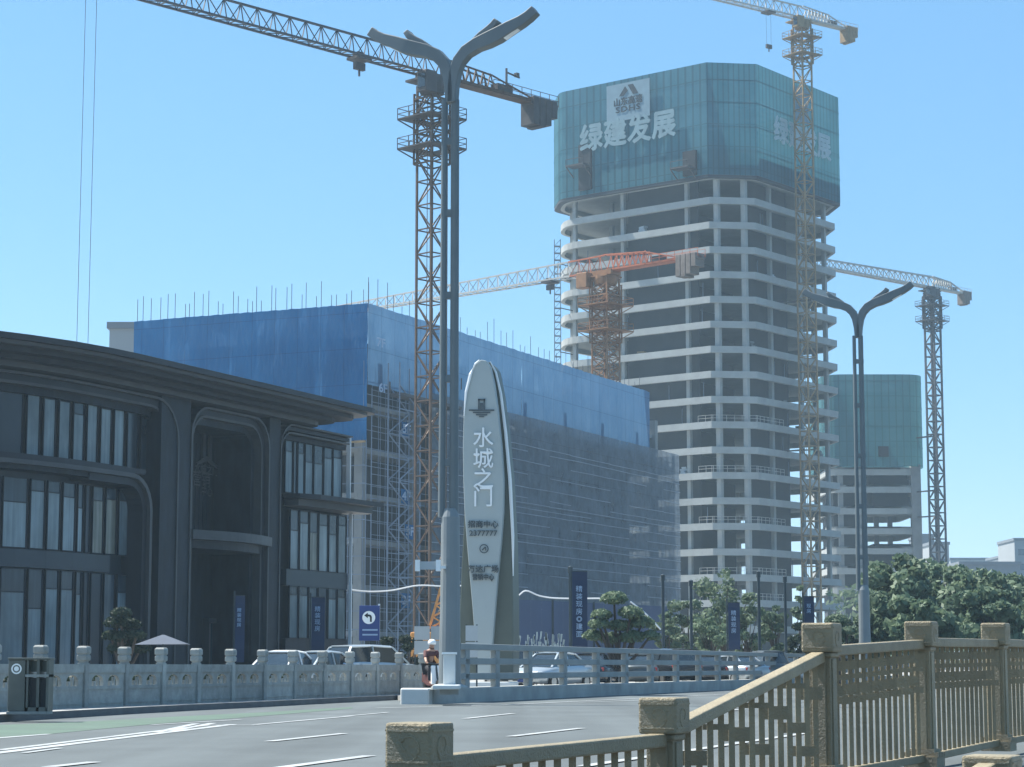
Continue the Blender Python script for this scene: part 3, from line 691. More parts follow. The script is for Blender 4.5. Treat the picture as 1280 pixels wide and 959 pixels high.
# bars standing above the roof edge
def bar(p, h): MB().beam((p.x, p.y, ztb - .4), (p.x, p.y, ztb + h), 0.055).build('standing_bar', M['rebar'], BB)
rr = random.Random(11)
for u in (169, 176, 186, 198, 207, 216, 229, 234, 240, 251, 258, 270, 276, 289, 295, 307, 313, 318, 324, 337, 342, 356, 362, 375, 380, 393, 399, 412, 418, 431, 437, 452, 458):
    t = tfor(Vector((C0.x, C0.y, ztb)), bl_, u); q = C0 + bl_ * t - nbl * .4; bar(q, rr.choice([1.2, 1.5, 1.9, 2.4, 2.7]))
for i in range(44):
    t = 1.2 + i * (BR - 2) / 44 + rr.uniform(-.35, .35); q = C0 + brr * t - nbr * .4; bar(q, rr.choice([.9, 1.3, 1.8, 2.3, 2.9]))

# ------------------------------------------------------------------ dark show building on the left
fb = dirv(1850); P0 = P(430, 700, 130.0); P0.z = 0
fn = Vector((fb.y, -fb.x, 0))          # outward, towards the road
def FT(s, n, z): q = P0 + fb * s + fn * n; return (q.x, q.y, z)
def sF(u, n=0.0, z=8.0):
    q = Vector(FT(0, n, z)); return tfor(q, fb, u, -60, 40)
SB = thing('show_building', 'dark three storey building with sweeping rounded eaves and tall curtained windows', 'building', tuple(P0 + fb * -15))
S_ARC = sF(112); RAD = 21.0
def plan_path(off, s_end, n_arc=14):
    pts = [(s_end, off)] + [(S_ARC, off)]
    for i in range(1, n_arc + 1):
        t = R(82) * i / n_arc; pts.append((S_ARC - (RAD + off) * math.sin(t), -RAD + (RAD + off) * math.cos(t)))
    return pts
def plan_poly(off, s_end, back=-26, rnd=1.5):
    p = plan_path(off, s_end)
    q = [(s_end, off - rnd)] + [(s_end - rnd + rnd * math.cos(a), off - rnd + rnd * math.sin(a)) for a in (R(20), R(45), R(70))] + [(s_end - rnd, off)] + p[1:]
    return q + [(p[-1][0], back), (s_end, back)]
FM = lambda: MB(FT)
def fprism(poly, z0, z1, name, m, bevel=0): 
    b = FM(); b.prism([(x, y) for x, y in poly], z0, z1); return b.build(name, M[m], SB, bevel=bevel)
ztip = 16.2
s_tip = sF(480, 2.7, ztip)
fprism(plan_poly(2.7, s_tip), ztip - .28, ztip, 'roof', 'eave')
fprism(plan_poly(2.45, s_tip - .5), ztip - .45, ztip - .283, 'eave_step', 'trim')
fprism(plan_poly(1.9, s_tip - 1.2), ztip - .7, ztip - .453, 'eave_step', 'eave')
fprism(plan_poly(1.2, s_tip - 2.2), ztip - .95, ztip - .703, 'eave_step', 'eave')
fprism(plan_poly(.55, s_tip - 3.0), ztip - 1.2, ztip - .953, 'eave_step', 'trim')
fprism([(x, y) for x, y in plan_poly(-3.2, -.4, -26, .3)], 0.15, ztip - 1.2, 'wall', 'slate')
# facade bays between s positions, z top 14.75
ZT = ztip - 1.2
sx = {u: sF(u) for u in (185, 200, 222, 237, 336, 347, 430, 436)}
def pier(s0, s1, n0, n1, z0, z1, m='slate', name='pier'): return FM().box(s0, s1, n0, n1, z0, z1).build(name, M[m], SB)
pier(sx[200], sx[237] + .0, -3.2, -.05, .15, ZT - .003)
pier(sx[336], sx[347] + .25, -3.2, -.05, .15, ZT - .003)
# rounded portal frames
def portal(s0, s1, z0, z1, r, w, n0, n1, m='slate2', right=True, left=True, name='portal_frame'):
    pts = []
    if left:
        pts.append((s0, z0)); 
        for i in range(7): t = R(180 - 15 * i); pts.append((s0 + r + r * math.cos(t), z1 - r + r * math.sin(t)))
    else: pts.append((s0, z1))
    if right:
        for i in range(7): t = R(90 - 15 * i); pts.append((s1 - r + r * math.cos(t), z1 - r + r * math.sin(t)))
        pts.append((s1, z0))
    else: pts.append((s1, z1))
    inner = []
    for i, p in enumerate(pts):
        a = Vector(pts[max(0, i - 1)]); b_ = Vector(pts[min(len(pts) - 1, i + 1)]); d = (b_ - a).normalized(); inner.append((p[0] + d.y * w, p[1] - d.x * w))
    b = FM(); k = len(pts)
    for i in range(k - 1):
        q = [pts[i], pts[i + 1], inner[i + 1], inner[i]]
        b.add([(x, n0, z) for x, z in q] + [(x, n1, z) for x, z in q], [(0, 1, 2, 3), (7, 6, 5, 4), (0, 4, 5, 1), (1, 5, 6, 2), (2, 6, 7, 3), (3, 7, 4, 0)])
    return b.build(name, M[m], SB)
for j, (w, n1, m) in enumerate([(.13, .02, 'trim'), (.3, -.25, 'slate2'), (.13, -.22, 'trim'), (.35, -.7, 'slate')]):
    o_ = [0, .13, .43, .56][j]
    portal(sx[237] + o_, sx[336] - o_, .15, ZT - .1 - o_, 1.7 - o_ * .6, w, -3.1, n1, m)
    portal(sx[347] + o_ + .2, sx[430] + 1.0, .15, ZT - .1 - o_, 1.5 - o_ * .6, w * (.7), -3.1 if j > 1 else -1.2, n1, m, right=False)
    portal(S_ARC, sx[222] - o_, .15, ZT - .1 - o_, 2.2 - o_ * .6, w, -3.1 if j > 1 else -1.2, n1, m, left=False)
portal(S_ARC, sx[200] - .9, .15, 10.75, 1.8, .22, -1.8, .12, 'trim', left=False)
portal(S_ARC, sx[200] - 1.15, .15, 10.5, 1.6, .35, -1.9, -.08, 'slate2', left=False)
pier(sF(167, -1, 5) + .1, sx[200] - 1.0, -2.0, -.55, .15, 10.0, 'slate2')
pier(sF(185, -1, 12) + .1, sx[222] - .9, -3.0, -.9, 11.0, ZT - .9, 'slate')
# floor bands that follow the curved plan
def band(off, z0, z1, s_end, m, name, depth=1.6):
    a = plan_path(off, s_end); b_ = plan_path(off - depth, s_end); n = len(a); pp = a + b_[::-1]
    b = FM(); b.prism(pp, z0, z1, cap=False)
    for i in range(n - 1):
        for z in (z0, z1): b.add([(a[i][0], a[i][1], z), (a[i + 1][0], a[i + 1][1], z), (b_[i + 1][0], b_[i + 1][1], z), (b_[i][0], b_[i][1], z)], [(0, 1, 2, 3)])
    return b.build(name, M[m], SB)
band(.1, 10.75, 11.02, sx[200] - 1.6, 'slate2', 'floor_band'); band(-.15, 10.3, 10.74, sx[200] - 1.9, 'slate', 'floor_band')
band(-.9, 5.75, 6.6, sx[185] - 2.0, 'glass_d', 'spandrel', .4)
band(-1.2, 11.0, ZT - .02, sx[222] - 1.4, 'glass_d', 'spandrel', .3)
band(-1.25, .2, 10.3, sx[185] - .5, 'glass_d', 'inner_wall', .3)
for o_, w_, n1_, m_ in ((0, .13, .02, 'trim'), (.13, .3, -.25, 'slate2'), (.43, .13, -.22, 'trim'), (.56, .35, -.7, 'slate')): band(n1_, ZT - .1 - o_ - w_, ZT - .1 - o_, S_ARC + .004, m_, 'portal_frame', .8)
band(.12, 10.53, 10.745, S_ARC + .004, 'trim', 'portal_frame', .2)
# windows : panes and fins along the path
def path_at(off, dist):
    """dist = length along the facade from the arc start, negative = straight part"""
    if dist <= 0: return (S_ARC - dist, off), (1, 0), 
    t = dist / RAD; return (S_ARC - (RAD + off) * math.sin(t), -RAD + (RAD + off) * math.cos(t)), (math.cos(t), math.sin(t))
rr = random.Random(4)
def window(d0, d1, off, z0, z1, gm, name='window'):
    (a, _), (b_, _) = (path_at(off, d0), path_at(off, d1)) if False else ((path_at(off, d0)[0], 0), (path_at(off, d1)[0], 0))
    f = FM(); w = .04
    def q(t, n): return (a[0] + (b_[0] - a[0]) * t, a[1] + (b_[1] - a[1]) * t + n)
    L = math.hypot(b_[0] - a[0], b_[1] - a[1]); e = w / L
    def bx(t0, t1, za, zb, n0, n1):
        c = [q(t0, n0), q(t1, n0), q(t1, n1), q(t0, n1)]; f.prism(c, za, zb)
    bx(0, e, z0, z1, -.05, .05); bx(1 - e, 1, z0, z1, -.05, .05); bx(e, 1 - e, z0, z0 + w, -.05, .05); bx(e, 1 - e, z1 - w, z1, -.05, .05)
    fr = f.build(name, M['slate'], SB)
    c = [q(e, -.02), q(1 - e, -.02), q(1 - e, -.0), q(e, -.0)]; zc = z1 - w - (z1 - z0) * (rr.choice([.16, .2, .34]) if gm in ('glass_a', 'glass_c') else 0)
    FM().prism(c, z0 + w, zc).build('pane', M[gm], fr)
    if zc < z1 - w - .01: FM().prism(c, zc + .003, z1 - w).build('transom_pane', M['glass_b'], fr); FM().prism([q(e, -.0), q(1 - e, -.0), q(1 - e, .03), q(e, .03)], zc - .02, zc + .03).build('transom', M['slate'], fr)
def dist_of(u, off=-1.0, z=12):
    s = sF(u, off, z); return S_ARC - s
rr = random.Random(4)
us = [184, 170.5, 153.5, 137, 120, 103, 85.5, 67.5, 49.5, 31]
tops = [13.6, 13.75, 13.9, 13.95, 14.05, 14.0, 13.95, 13.75, 13.6]
for i in range(9):
    window(dist_of(us[i]) - 0, dist_of(us[i + 1]) - .26, -.95, 11.05, 14.7, ['glass_b', 'glass_b', 'glass_a', 'glass_a', 'glass_a', 'glass_a', 'glass_a', 'glass_a', 'glass_a'][i])
dd = dist_of(31)
for i in range(5): window(dd + i * 1.9, dd + i * 1.9 + 1.7, -.95, 11.05, 14.7, 'glass_d')
lo_us = [165, 160, 143, 126.5, 110, 101, 91, 72, 53.5, 34]
for (z0, z1, k) in ((6.65, 10.0, 0), (.3, 5.7, 1)):
    for i in range(9):
        gm = ['glass_a', 'glass_a', 'glass_c', 'glass_c' if k == 0 else 'glass_d', 'glass_d', 'glass_a', 'glass_a', 'glass_a', 'glass_a'][i]
        if k == 1 and i == 2: gm = 'glass_b'
        window(dist_of(lo_us[i], -1, 5), dist_of(lo_us[i + 1], -1, 5) - .2, -1.0, z0, z1, gm)
    dd = dist_of(34, -1, 5)
    for i in range(6):
        window(dd + i * 1.75, dd + i * 1.75 + 1.6, -1.0, z0, z1, 'glass_a' if i < 4 else 'glass_b')
        (c, _) = path_at(-.85, dd + i * 1.75 + .8), 0
# central recess : back wall panels, canopy, door
for i in range(14):
    s0 = sx[237] + 1.3; ww = (sx[336] - sx[237] - 2.6) / 14
    FM().box(s0 + i * ww, s0 + (i + 1) * ww - .06, -3.15, -3.02, 8.4, ZT - 1.6).build('wall_slat', M['slate'], SB)
cn = FM(); s0, s1 = sx[237] + .2, sx[336] + .2; pp = []
for i in range(13): t = i / 12; pp.append((s0 + (s1 - s0) * t, .1 + .75 * math.sin(math.pi * t)))
cn.prism(pp + [(s1, -3.0), (s0, -3.0)], 7.75, 8.25); cn.build('canopy', M['trim'], SB)
cn = FM(); cn.prism([(x, y - .5) for x, y in pp] + [(s1, -3.0), (s0, -3.0)], 7.3, 7.747); cn.build('canopy_soffit', M['slate2'], SB)
dr_ = FM(); sd0, sd1 = sF(258, -3, 2), sF(286, -3, 2)
dr_.box(sd0 - .15, sd0, -3.2, -2.75, .15, 3.5).box(sd1, sd1 + .15, -3.2, -2.75, .15, 3.5).box(sd0 - .15, sd1 + .15, -3.2, -2.75, 3.5, 3.75)
door = dr_.build('door', M['trim'], SB); FM().box(sd0 + .05, (sd0 + sd1) / 2 - .05, -3.15, -3.0, .2, 3.45).build('door_leaf', M['glass_b'], door)
FM().box((sd0 + sd1) / 2 + .05, sd1 - .05, -3.15, -3.0, .2, 3.45).build('door_leaf', M['glass_d'], door)
# sign on the recess wall : bar emblem and faint characters
def fpt(u, v, n): s = sF(u, n, 11); q = FT(s, n, 0); return Vector((q[0], q[1], P(u, v, q[1]).z))
c0 = fpt(251, 533, -2.95); c1 = fpt(262, 575, -2.95); eb = MB(); eW = (c1 - c0); eW.z = 0
for f0, f1 in ((0, .3), (.7, 1)): eb.slab3([c0 + eW * f0, c0 + eW * f1, (c0 + eW * f1) * 1.0 + Vector((0, 0, c1.z - c0.z)), c0 + eW * f0 + Vector((0, 0, c1.z - c0.z))], fn * .12)
eb.slab3([c0 + eW * .3, c0 + eW * .7, c0 + eW * .7 - Vector((0, 0, .25)), c0 + eW * .3 - Vector((0, 0, .25))], fn * .12)
c2 = fpt(257, 573, -2.95)
eb.slab3([c2 + Vector((0, 0, .1)), c2 + fb * 1.1 - Vector((0, 0, .35)), c2 + fb * 1.1 - Vector((0, 0, .5)), c2 - Vector((0, 0, .15)), c2 - fb * 1.1 - Vector((0, 0, .5)), c2 - fb * 1.1 - Vector((0, 0, .35))], fn * .1)
eb.build('emblem', M['trim'], SB)
text_mesh('水城之门', .62, fpt(257, 588, -2.95), fb, (0, 0, 1), M['trim'], SB, 'lettering', .05)
text_mesh('营销', .95, fpt(251, 600, -2.95), fb, (0, 0, 1), M['trim'], SB, 'lettering', .05)
text_mesh('中心', .6, fpt(258, 615, -2.95), fb, (0, 0, 1), M['trim'], SB, 'lettering', .05)
# right bay windows
us3 = [356, 366.5, 372, 381, 392, 404.5, 416, 428]
s_of = lambda u, n, z: sF(u, n, z)
for i in range(7):
    window(S_ARC - s_of(us3[i], -.9, 13), S_ARC - s_of(us3[i + 1], -.9, 13) + .1, -.9, 11.05, 14.1 if i else 14.1, 'glass_b' if i == 1 else 'glass_a')
us4 = [362, 374, 386.5, 398, 410.5, 422, 433.5]
for z0, z1 in ((6.65, 10.1), (2.7, 5.7)):
    for i in range(6):
        gm = 'glass_c' if (i == 2 and z0 > 5) else ('glass_d' if (i == 3 and z0 < 5) else 'glass_a')
        window(S_ARC - s_of(us4[i], -.7, 8), S_ARC - s_of(us4[i + 1], -.7, 8) + .12, -.7, z0, z1, gm)
sa, sb_ = s_of(355, -.9, 8), s_of(436, -.7, 8)
pier(sa, sb_ - .1, -1.1, -.72, 5.703, 6.647, 'glass_d', 'spandrel'); pier(sa, sb_ - .1, -1.1, -.72, .15, 2.697, 'slate', 'base_wall')
pier(sa - .6, sb_ - .3, -3.1, -1.05, 11.0, ZT - .9, 'slate', 'inner_wall'); pier(sa - .6, sb_ - .1, -3.1, -1.12, .15, 10.6, 'slate', 'inner_wall')
pier(sa - .6, sb_ - .3, -1.1, -.8, 14.1, ZT - .003, 'slate2', 'spandrel')
pier(sb_ - .28, sb_ - .2, -.78, -.5, 11.05, ZT - .05, 'shutter', 'corner_strip'); pier(sb_ + .0, sb_ + .08, -.7, -.5, 1.2, 10.3, 'shutter', 'corner_strip')
cn = FM(); tip = s_of(468, 1.4, 10.8)
cn.prism([(sa - .7, -.6), (sa - .7, .5), (sa + .6, 1.15), (sb_ + .3, 1.5), (tip, 1.4), (sb_ + 1.2, -.3), (sb_ + .6, -1.0), (sa, -1.0)], 10.62, 10.9); cn.build('canopy', M['eave'], SB)
cn = FM(); cn.prism([(sa - .5, -.6), (sa - .5, .3), (sb_ + .2, .8), (sb_ + .6, .2), (sb_ + .2, -1.0), (sa, -1.0)], 10.25, 10.617); cn.build('canopy_soffit', M['trim'], SB)

# ------------------------------------------------------------------ tower cranes
def crane(name, label, base, h, w, ang, jl, cl, mm, jm, cm, plats=(), cab=True, dense=1.0, jh=1.7, jw=1.5, chord=.2, trolley_at=None, ropes=None, ties=(), anemo=False, jib_end=0.6, far_m=None):
    T = thing(name, label, 'tower crane', tuple(base)); bx, by = base[0], base[1]
    ms = MB(); hw = w / 2; L = w * 1.15 / dense; n = max(2, int(h / L)); L = h / n; ja = ang
    ca, sa_ = math.cos(ja), math.sin(ja)
    def TR(x, y, z): return (bx + x * ca - y * sa_, by + x * sa_ + y * ca, z)
    ms.T = TR
    for i in (-1, 1):
        for j in (-1, 1): ms.beam((i * hw, j * hw, 0), (i * hw, j * hw, h), chord)
    ms.T = None
    cs = [(-hw, -hw), (hw, -hw), (hw, hw), (-hw, hw)]
    for k in range(n):
        z0, z1 = k * L, (k + 1) * L
        for e in range(4):
            a, b_ = cs[e], cs[(e + 1) % 4]
            if (k + e) % 2: a, b_ = b_, a
            ms.beam(TR(*a, z0), TR(*b_, z1), chord * .55); ms.beam(TR(*cs[e], z1), TR(*cs[(e + 1) % 4], z1), chord * .6)
            if dense > 1.2: ms.beam(TR(*b_, z0), TR(*a, z1), chord * .5)
    ms.build('mast', M[mm], T)
    ld = MB(TR); 
    for x in (-.2, .2): ld.beam((x, hw * .4, 1), (x, hw * .4, h), .05)
    ld.build('ladder', M[mm], T)
    if plats:
        cage = MB(TR); z0, z1 = plats[-1] - 1.5, h - .8; gw = hw + .22
        for i in (-1, 1):
            for j in (-1, 1): cage.beam((i * gw, j * gw, z0), (i * gw, j * gw, z1), chord * .8)
        zz = z0
        while zz < z1:
            for e in range(4):
                q = [(-gw, -gw), (gw, -gw), (gw, gw), (-gw, gw)]; cage.beam((*q[e], zz), (*q[(e + 1) % 4], zz), chord * .7); cage.beam((*q[e], zz), (*q[(e + 1) % 4], min(z1, zz + 1.6)), chord * .5)
            zz += 1.6
        cage.build('climbing_cage', M[mm], T)
    for z in plats:
        p = MB(TR); e = hw + 1.35
        p.box(-e, e, -e, -hw, z, z + .12).box(-e, e, hw, e, z, z + .12).box(-e, -hw, -hw, hw, z, z + .12).box(hw, e, -hw, hw, z, z + .12)
        for a, b_ in (((-e, -e), (e, -e)), ((e, -e), (e, e)), ((e, e), (-e, e)), ((-e, e), (-e, -e))):
            for zz in (.55, 1.1): p.beam((*a, z + zz), (*b_, z + zz), .06)
            for t in (0, .33, .66): p.beam((a[0] + (b_[0] - a[0]) * t, a[1] + (b_[1] - a[1]) * t, z), (a[0] + (b_[0] - a[0]) * t, a[1] + (b_[1] - a[1]) * t, z + 1.1), .06)
        for i in (-1, 1):
            for j in (-1, 1): p.beam((i * e, j * e, z), (i * hw, j * hw, z - 1.1), .12)
        p.build('platform', M[cm], T)
    # slewing unit
    s = MB(TR); s.lathe((0, 0, h), [(hw * 1.15, -.8), (hw * 1.3, -.1), (hw * 1.3, .35), (hw, .4)], 16).box(-hw * 1.5, hw * 1.4, -hw * .8, hw * .8, h + .4, h + 1.1)
    s.box(-hw * 2.4, hw * 1.2, -hw * 1.25, hw * 1.25, h + .15, h + .35)
    s.build('slewing_ring', M[cm], T)
    if cab:
        c = MB(TR); c.box(-hw * 2.6, -hw * 1.15, -hw - .9, -hw + .4, h - 1.2, h + .9); cb = c.build('cab', M[cm], T, bevel=.08)
        MB(TR).box(-hw * 2.6 - .05, -hw * 2.2, -hw - .75, -hw + .25, h - .8, h + .6).build('cab_window', M['car_glass'], cb)
    # jib, along -x local
    zj = h + 1.0; j_ = MB(TR); st_ = 1.9; k = int(jl / st_)
    def hh(x): return jh * (1 - (1 - jib_end) * x / jl)
    for y in (-1, 1):
        j_.beam((1.2, y * jw / 2, zj), (-5.7, y * jw / 2, zj), chord); j_.beam((-5.7, y * jw / 2, zj), (-jl, y * jw / 2 * .8, zj), chord)
    for i in range(k):
        x0, x1, xm = -i * st_, -(i + 1) * st_, -(i + .5) * st_
        j_.beam((-(i - .5) * st_ if i else 0, 0, zj + hh(i * st_)), (xm, 0, zj + hh(-xm)), chord)
        for y in (-jw / 2, jw / 2):
            j_.beam((x0, y, zj), (xm, 0, zj + hh(-xm)), chord * .45); j_.beam((x1, y, zj), (xm, 0, zj + hh(-xm)), chord * .45)
        j_.beam((x0, -jw / 2, zj), (x0, jw / 2, zj), chord * .45); j_.beam((x0, -jw / 2, zj), (x1, jw / 2, zj), chord * .4)
    jo = j_.build('jib', M[jm], T)
    if far_m:     # outer jib sections carry the pale paint
        jo.data.materials.append(M[far_m]); jx = Vector((-ca, -sa_))
        for pg in jo.data.polygons:
            if (Vector(pg.center[:2])).dot(jx) > 6: pg.material_index = 1
    cj = MB(TR); cj.box(.6, cl, -.65, .65, zj - .15, zj + .12)
    for y in (-.6, .6):
        cj.beam((.6, y, zj + .1), (cl, y, zj + .1), .22)
        cj.beam((0, y * .6, zj + jh), (cl * .45, y, zj + jh * .75), chord * .8); cj.beam((cl * .45, y, zj + jh * .75), (cl * .8, y, zj + .2), chord * .7)
        for q in range(7):
            xa = .8 + q * cl * .42 / 7; cj.beam((xa, y, zj), (xa + .6, y * .7, zj + jh * .85), chord * .5); cj.beam((xa + 1.1, y, zj), (xa + .6, y * .7, zj + jh * .85), chord * .5)
        for zz in (.6, 1.1): cj.beam((cl * .45, y * 1.3, zj + zz), (cl, y * 1.3, zj + zz), .05)
        for q in range(8): xa = cl * (.45 + .55 * q / 7); cj.beam((xa, y * 1.3, zj), (xa, y * 1.3, zj + 1.1), .05)
    cjo = cj.build('counter_jib', M[jm if jm != 'crane_o' else 'crane_o'], T)
    wn_ = MB(TR); wn_.box(cl * .5, cl * .62, -.5, .5, zj + .12, zj + .95)
    wn_.build('winch', M['crane_d'], T)
    if anemo: MB(TR).beam((cl * .62, .3, zj + .1), (cl * .62, .3, zj + 3.0), .16).beam((cl * .62, .3, zj + 2.6), (cl * .62 + 1.9, .3, zj + 2.4), .14).box(cl * .62 + 1.3, cl * .62 + 1.7, .1, .5, zj + 2.4, zj + 2.8).build('signal_mast', M['crane_d'], T)
    cw = MB(TR)
    for q in range(4):
        xa = cl * .78 + q * cl * .052; dp = (2.4, 2.5, 2.2, 1.3)[q]; cw.box(xa, xa + cl * .047, -.95, .95, zj - dp, zj + .5)
    cw.box(cl * .77, cl, -.75, .75, zj - .3, zj + .2).build('counterweight', M['crane_d' if mm == 'crane_r' else ('cw' if mm != 'crane_y' else cm)], T, bevel=.05)
    for x, drop, vis in (trolley_at or ()):
        t = MB(TR); t.box(-x - .9, -x + .9, -jw * .6, jw * .6, zj - .4, zj - .15).box(-x - .5, -x + .2, -.4, .4, zj - .15, zj + .35); t.build('trolley', M['crane_d'], T)
        for y in (-.55, .55): MB(TR).beam((-x + y, 0, zj - .4), (-x + y * 1.0, 0, zj - drop), .035).build('hoist_rope', M['rope'], T)
        hk = MB(TR); hk.box(-x - .6, -x + .6, -.2, .2, zj - drop - .7, zj - drop); hk.beam((-x, 0, zj - drop - .7), (-x, 0, zj - drop - 1.3), .15)
        hk.build('hook_block', M['crane_d'], T)
    for z, vec in ties:
        t = MB(); v = Vector(vec); 
        for o_ in (-.8, .8): t.beam((bx + o_, by, z), (bx + v.x, by + v.y, z), .22)
        t.build('wall_tie', M['crane_d'], T)
    return T
def ang_of(d): return math.atan2(d.y, d.x)
c1 = P(540, 150, 205.0); h1 = P(540, 108, 205).z
d1 = dirv(3270)
crane('tower_crane', 'brown tower crane rising from behind the tall street lamp and the stone tablet', (c1.x, c1.y, .15), h1, 2.0, ang_of(d1), 50, 17.2, 'crane_r', 'crane_r', 'crane_d', far_m='crane_s',
      plats=(P(540, 150, 205).z, P(540, 187, 205).z), jh=2.0, jw=1.3, chord=.19, dense=1.0, trolley_at=((9.5, .6, 1), (39.7, 46, 1)), anemo=True, jib_end=.9)
c2 = P(757, 380, 290.0); d2 = -dirv(-2330)
crane('tower_crane', 'orange tower crane with rust coloured mast between the blue netted building and the tall tower', (c2.x, c2.y, .15), P(757, 349, 290).z, 2.6, ang_of(d2), 62, 16.4, 'crane_mo', 'crane_o', 'crane_mo', far_m='crane_w',
      plats=(P(757, 383, 290).z, P(757, 415, 290).z), jh=2.3, jw=1.6, chord=.2, dense=2.2, trolley_at=((10, .6, 1),), jib_end=.5)
c3 = P(1007, 200, 374.0); c3 = P(1007, 300, 372.0)
d3 = dirv(4350)
crane('tower_crane', 'yellowish tower crane standing in front of the right face of the tall tower', (c3.x, c3.y, .15), P(1004, 31, 372).z, 2.2, ang_of(d3), 40, 13.2, 'crane_y', 'crane_w', 'crane_y',
      plats=(P(1004, 48, 372).z, P(1004, 70, 372).z), jh=2.3, jw=1.6, chord=.24, trolley_at=((8.0, 6.0, 1),), jib_end=.9,
      ties=[(z, dr.cross(Vector((0, 0, 1))) * -5.2 if (dr.cross(Vector((0, 0, 1)))).y < 0 else dr.cross(Vector((0, 0, 1))) * 5.2) for z in (38, 64)])
c4 = P(1168, 500, 452.0); d4 = dirv(3675)
crane('tower_crane', 'slim pale tower crane tied to the shorter teal netted tower', (c4.x, c4.y, .15), P(1163, 366, 452).z, 2.3, ang_of(d4), 50, 13.0, 'crane_s', 'crane_w', 'crane_s',
      plats=(P(1163, 383, 452).z, P(1163, 402, 452).z), jh=2.4, jw=1.6, chord=.34, jib_end=.6, ties=[(P(1168, v, 452).z, (-4.5, 6, 0)) for v in (545, 613, 645)])
# building hoist mast left of the tower
hp = P(697, 400, 384)
HM = thing('hoist_mast', 'thin ladder-like hoist mast standing free at the left corner of the tall tower', 'hoist', (hp.x, hp.y, .15))
h = P(697, 300, 384).z; m = MB()
for i in (-.55, .55):
    for j in (-.4, .4): m.beam((hp.x + i, hp.y + j, .2), (hp.x + i, hp.y + j, h), .13)
z = .8
while z < h:
    for j in (-.4, .4): m.beam((hp.x - .55, hp.y + j, z), (hp.x + .55, hp.y + j, z), .14)
    m.beam((hp.x - .55, hp.y - .4, z), (hp.x + .55, hp.y - .4, z + 1.2), .07); z += 1.25
m.build('mast', M['far_g'], HM)
m = MB(); a = P(700, 430, 384)
for vv in (330, 385, 440): q = P(700, vv, 384); m.beam((q.x, q.y, q.z), (q.x + 3, q.y + 4, q.z), .15)
m.build('wall_tie', M['crane_d'], HM)

# ------------------------------------------------------------------ street lamps
def lamp_proto(name, label, loc, full=True):
    """two slim tubes joined, each opening at the top into a double feathered wing; built for the near lamp at Y 64"""
    T = thing(name, label, 'street lamp', (0, 0, 0), 'winged street lamps along the bridge road')
    H = 20.6
    m = MB(); m.tube([(-.26, 0, 5.0), (-.24, 0, 9.0), (-.22, 0, 17.6)], [.11, .10, .09], 12); m.tube([(.10, 0, 5.0), (.10, 0, 9), (.10, 0, 17.6)], [.14, .13, .125], 12)
    for z in (6.5, 9.0, 11.5, 14.0, 16.2): m.box(-.3, .22, -.07, .07, z, z + .22)
    m.build('pole', M['lamp'], T, smooth=False)
    b = MB()
    b.lathe((0, 0, 0), [(.42, 0), (.42, .1), (.33, .15), (.29, 2.5), (.27, 5.0), (.2, 5.25)], 16); b.build('pole_base', M['lamp_p'], T, smooth=False)
    MB().lathe((0, 0, 0), [(.55, -.02), (.55, .05), (.5, .08), (.45, .1)], 16).build('base_flange', M['plinth'], T)
    for s in (-1, 1):
        k = Vector((1, -.44, 0)).normalized() * s
        def sweep(path, name, wd):
            vs = []; fs = []; n = len(path)
            for i, (x, z, t) in enumerate(path):
                a = path[max(0, i - 1)]; b_ = path[min(n - 1, i + 1)]; dx, dz = b_[0] - a[0], b_[1] - a[1]; l = math.hypot(dx, dz); nx, nz = -dz / l, dx / l
                side = Vector((-k.y, k.x, 0)); w = wd[i]
                for (aa, bb) in ((-.5, -1), (.5, -1), (.5, 1), (-.5, 1)):
                    q = k * (x + nx * t * aa) + side * bb * w / 2; vs.append((q.x, q.y, z + nz * t * aa))
            for i in range(n - 1):
                for e in range(4): fs.append((i * 4 + e, i * 4 + (e + 1) % 4, (i + 1) * 4 + (e + 1) % 4, (i + 1) * 4 + e))
            fs += [(3, 2, 1, 0), tuple(range(4 * n - 4, 4 * n))]
            return MB().add(vs, fs).build(name, M['lamp'], T, bevel=.03)
        arm = sweep([(.03, 17.5, .26), (.05, 18.0, .30), (.12, 18.45, .34), (.25, 18.76, .36), (.49, 19.02, .38), (.85, 19.2, .40), (1.2, 19.3, .44), (1.55, 19.42, .44), (1.95, 19.6, .38), (2.3, 19.74, .33), (2.55, 19.88, .31), (2.76, 20.04, .30)],
                    'wing_arm', [.3, .3, .3, .32, .34, .36, .38, .38, .36, .34, .32, .3])
        f = sweep([(.75, 19.3, .16), (1.0, 19.47, .2), (1.25, 19.6, .22), (1.42, 19.74, .2), (1.52, 19.88, .17)], 'wing_feather', [.3, .34, .36, .36, .34])
        if full: 
            lp = sweep([(1.75, 19.28, .04), (2.2, 19.53, .04), (2.6, 19.84, .04)], 'light_panel', [.24, .24, .24])
            lp.data.materials.clear(); lp.data.materials.append(M['lens']); lp.parent = arm
    return T
l1 = P(562.5, 780, 64.0); LP = lamp_proto('street_lamp', 'tall grey street lamp with winged arms, nearest, rising from the end of the grey railing', (0, 0, 0))
LP.location = (l1.x, 64.0, .45)
l2b = P(1081, 800, 107.0); L2 = copy_tree(LP); L2.location = (P(1081, 800, 107).x, 107.0, -.2)
L2['label'] = 'winged street lamp standing in front of the big trees, farther along the road'
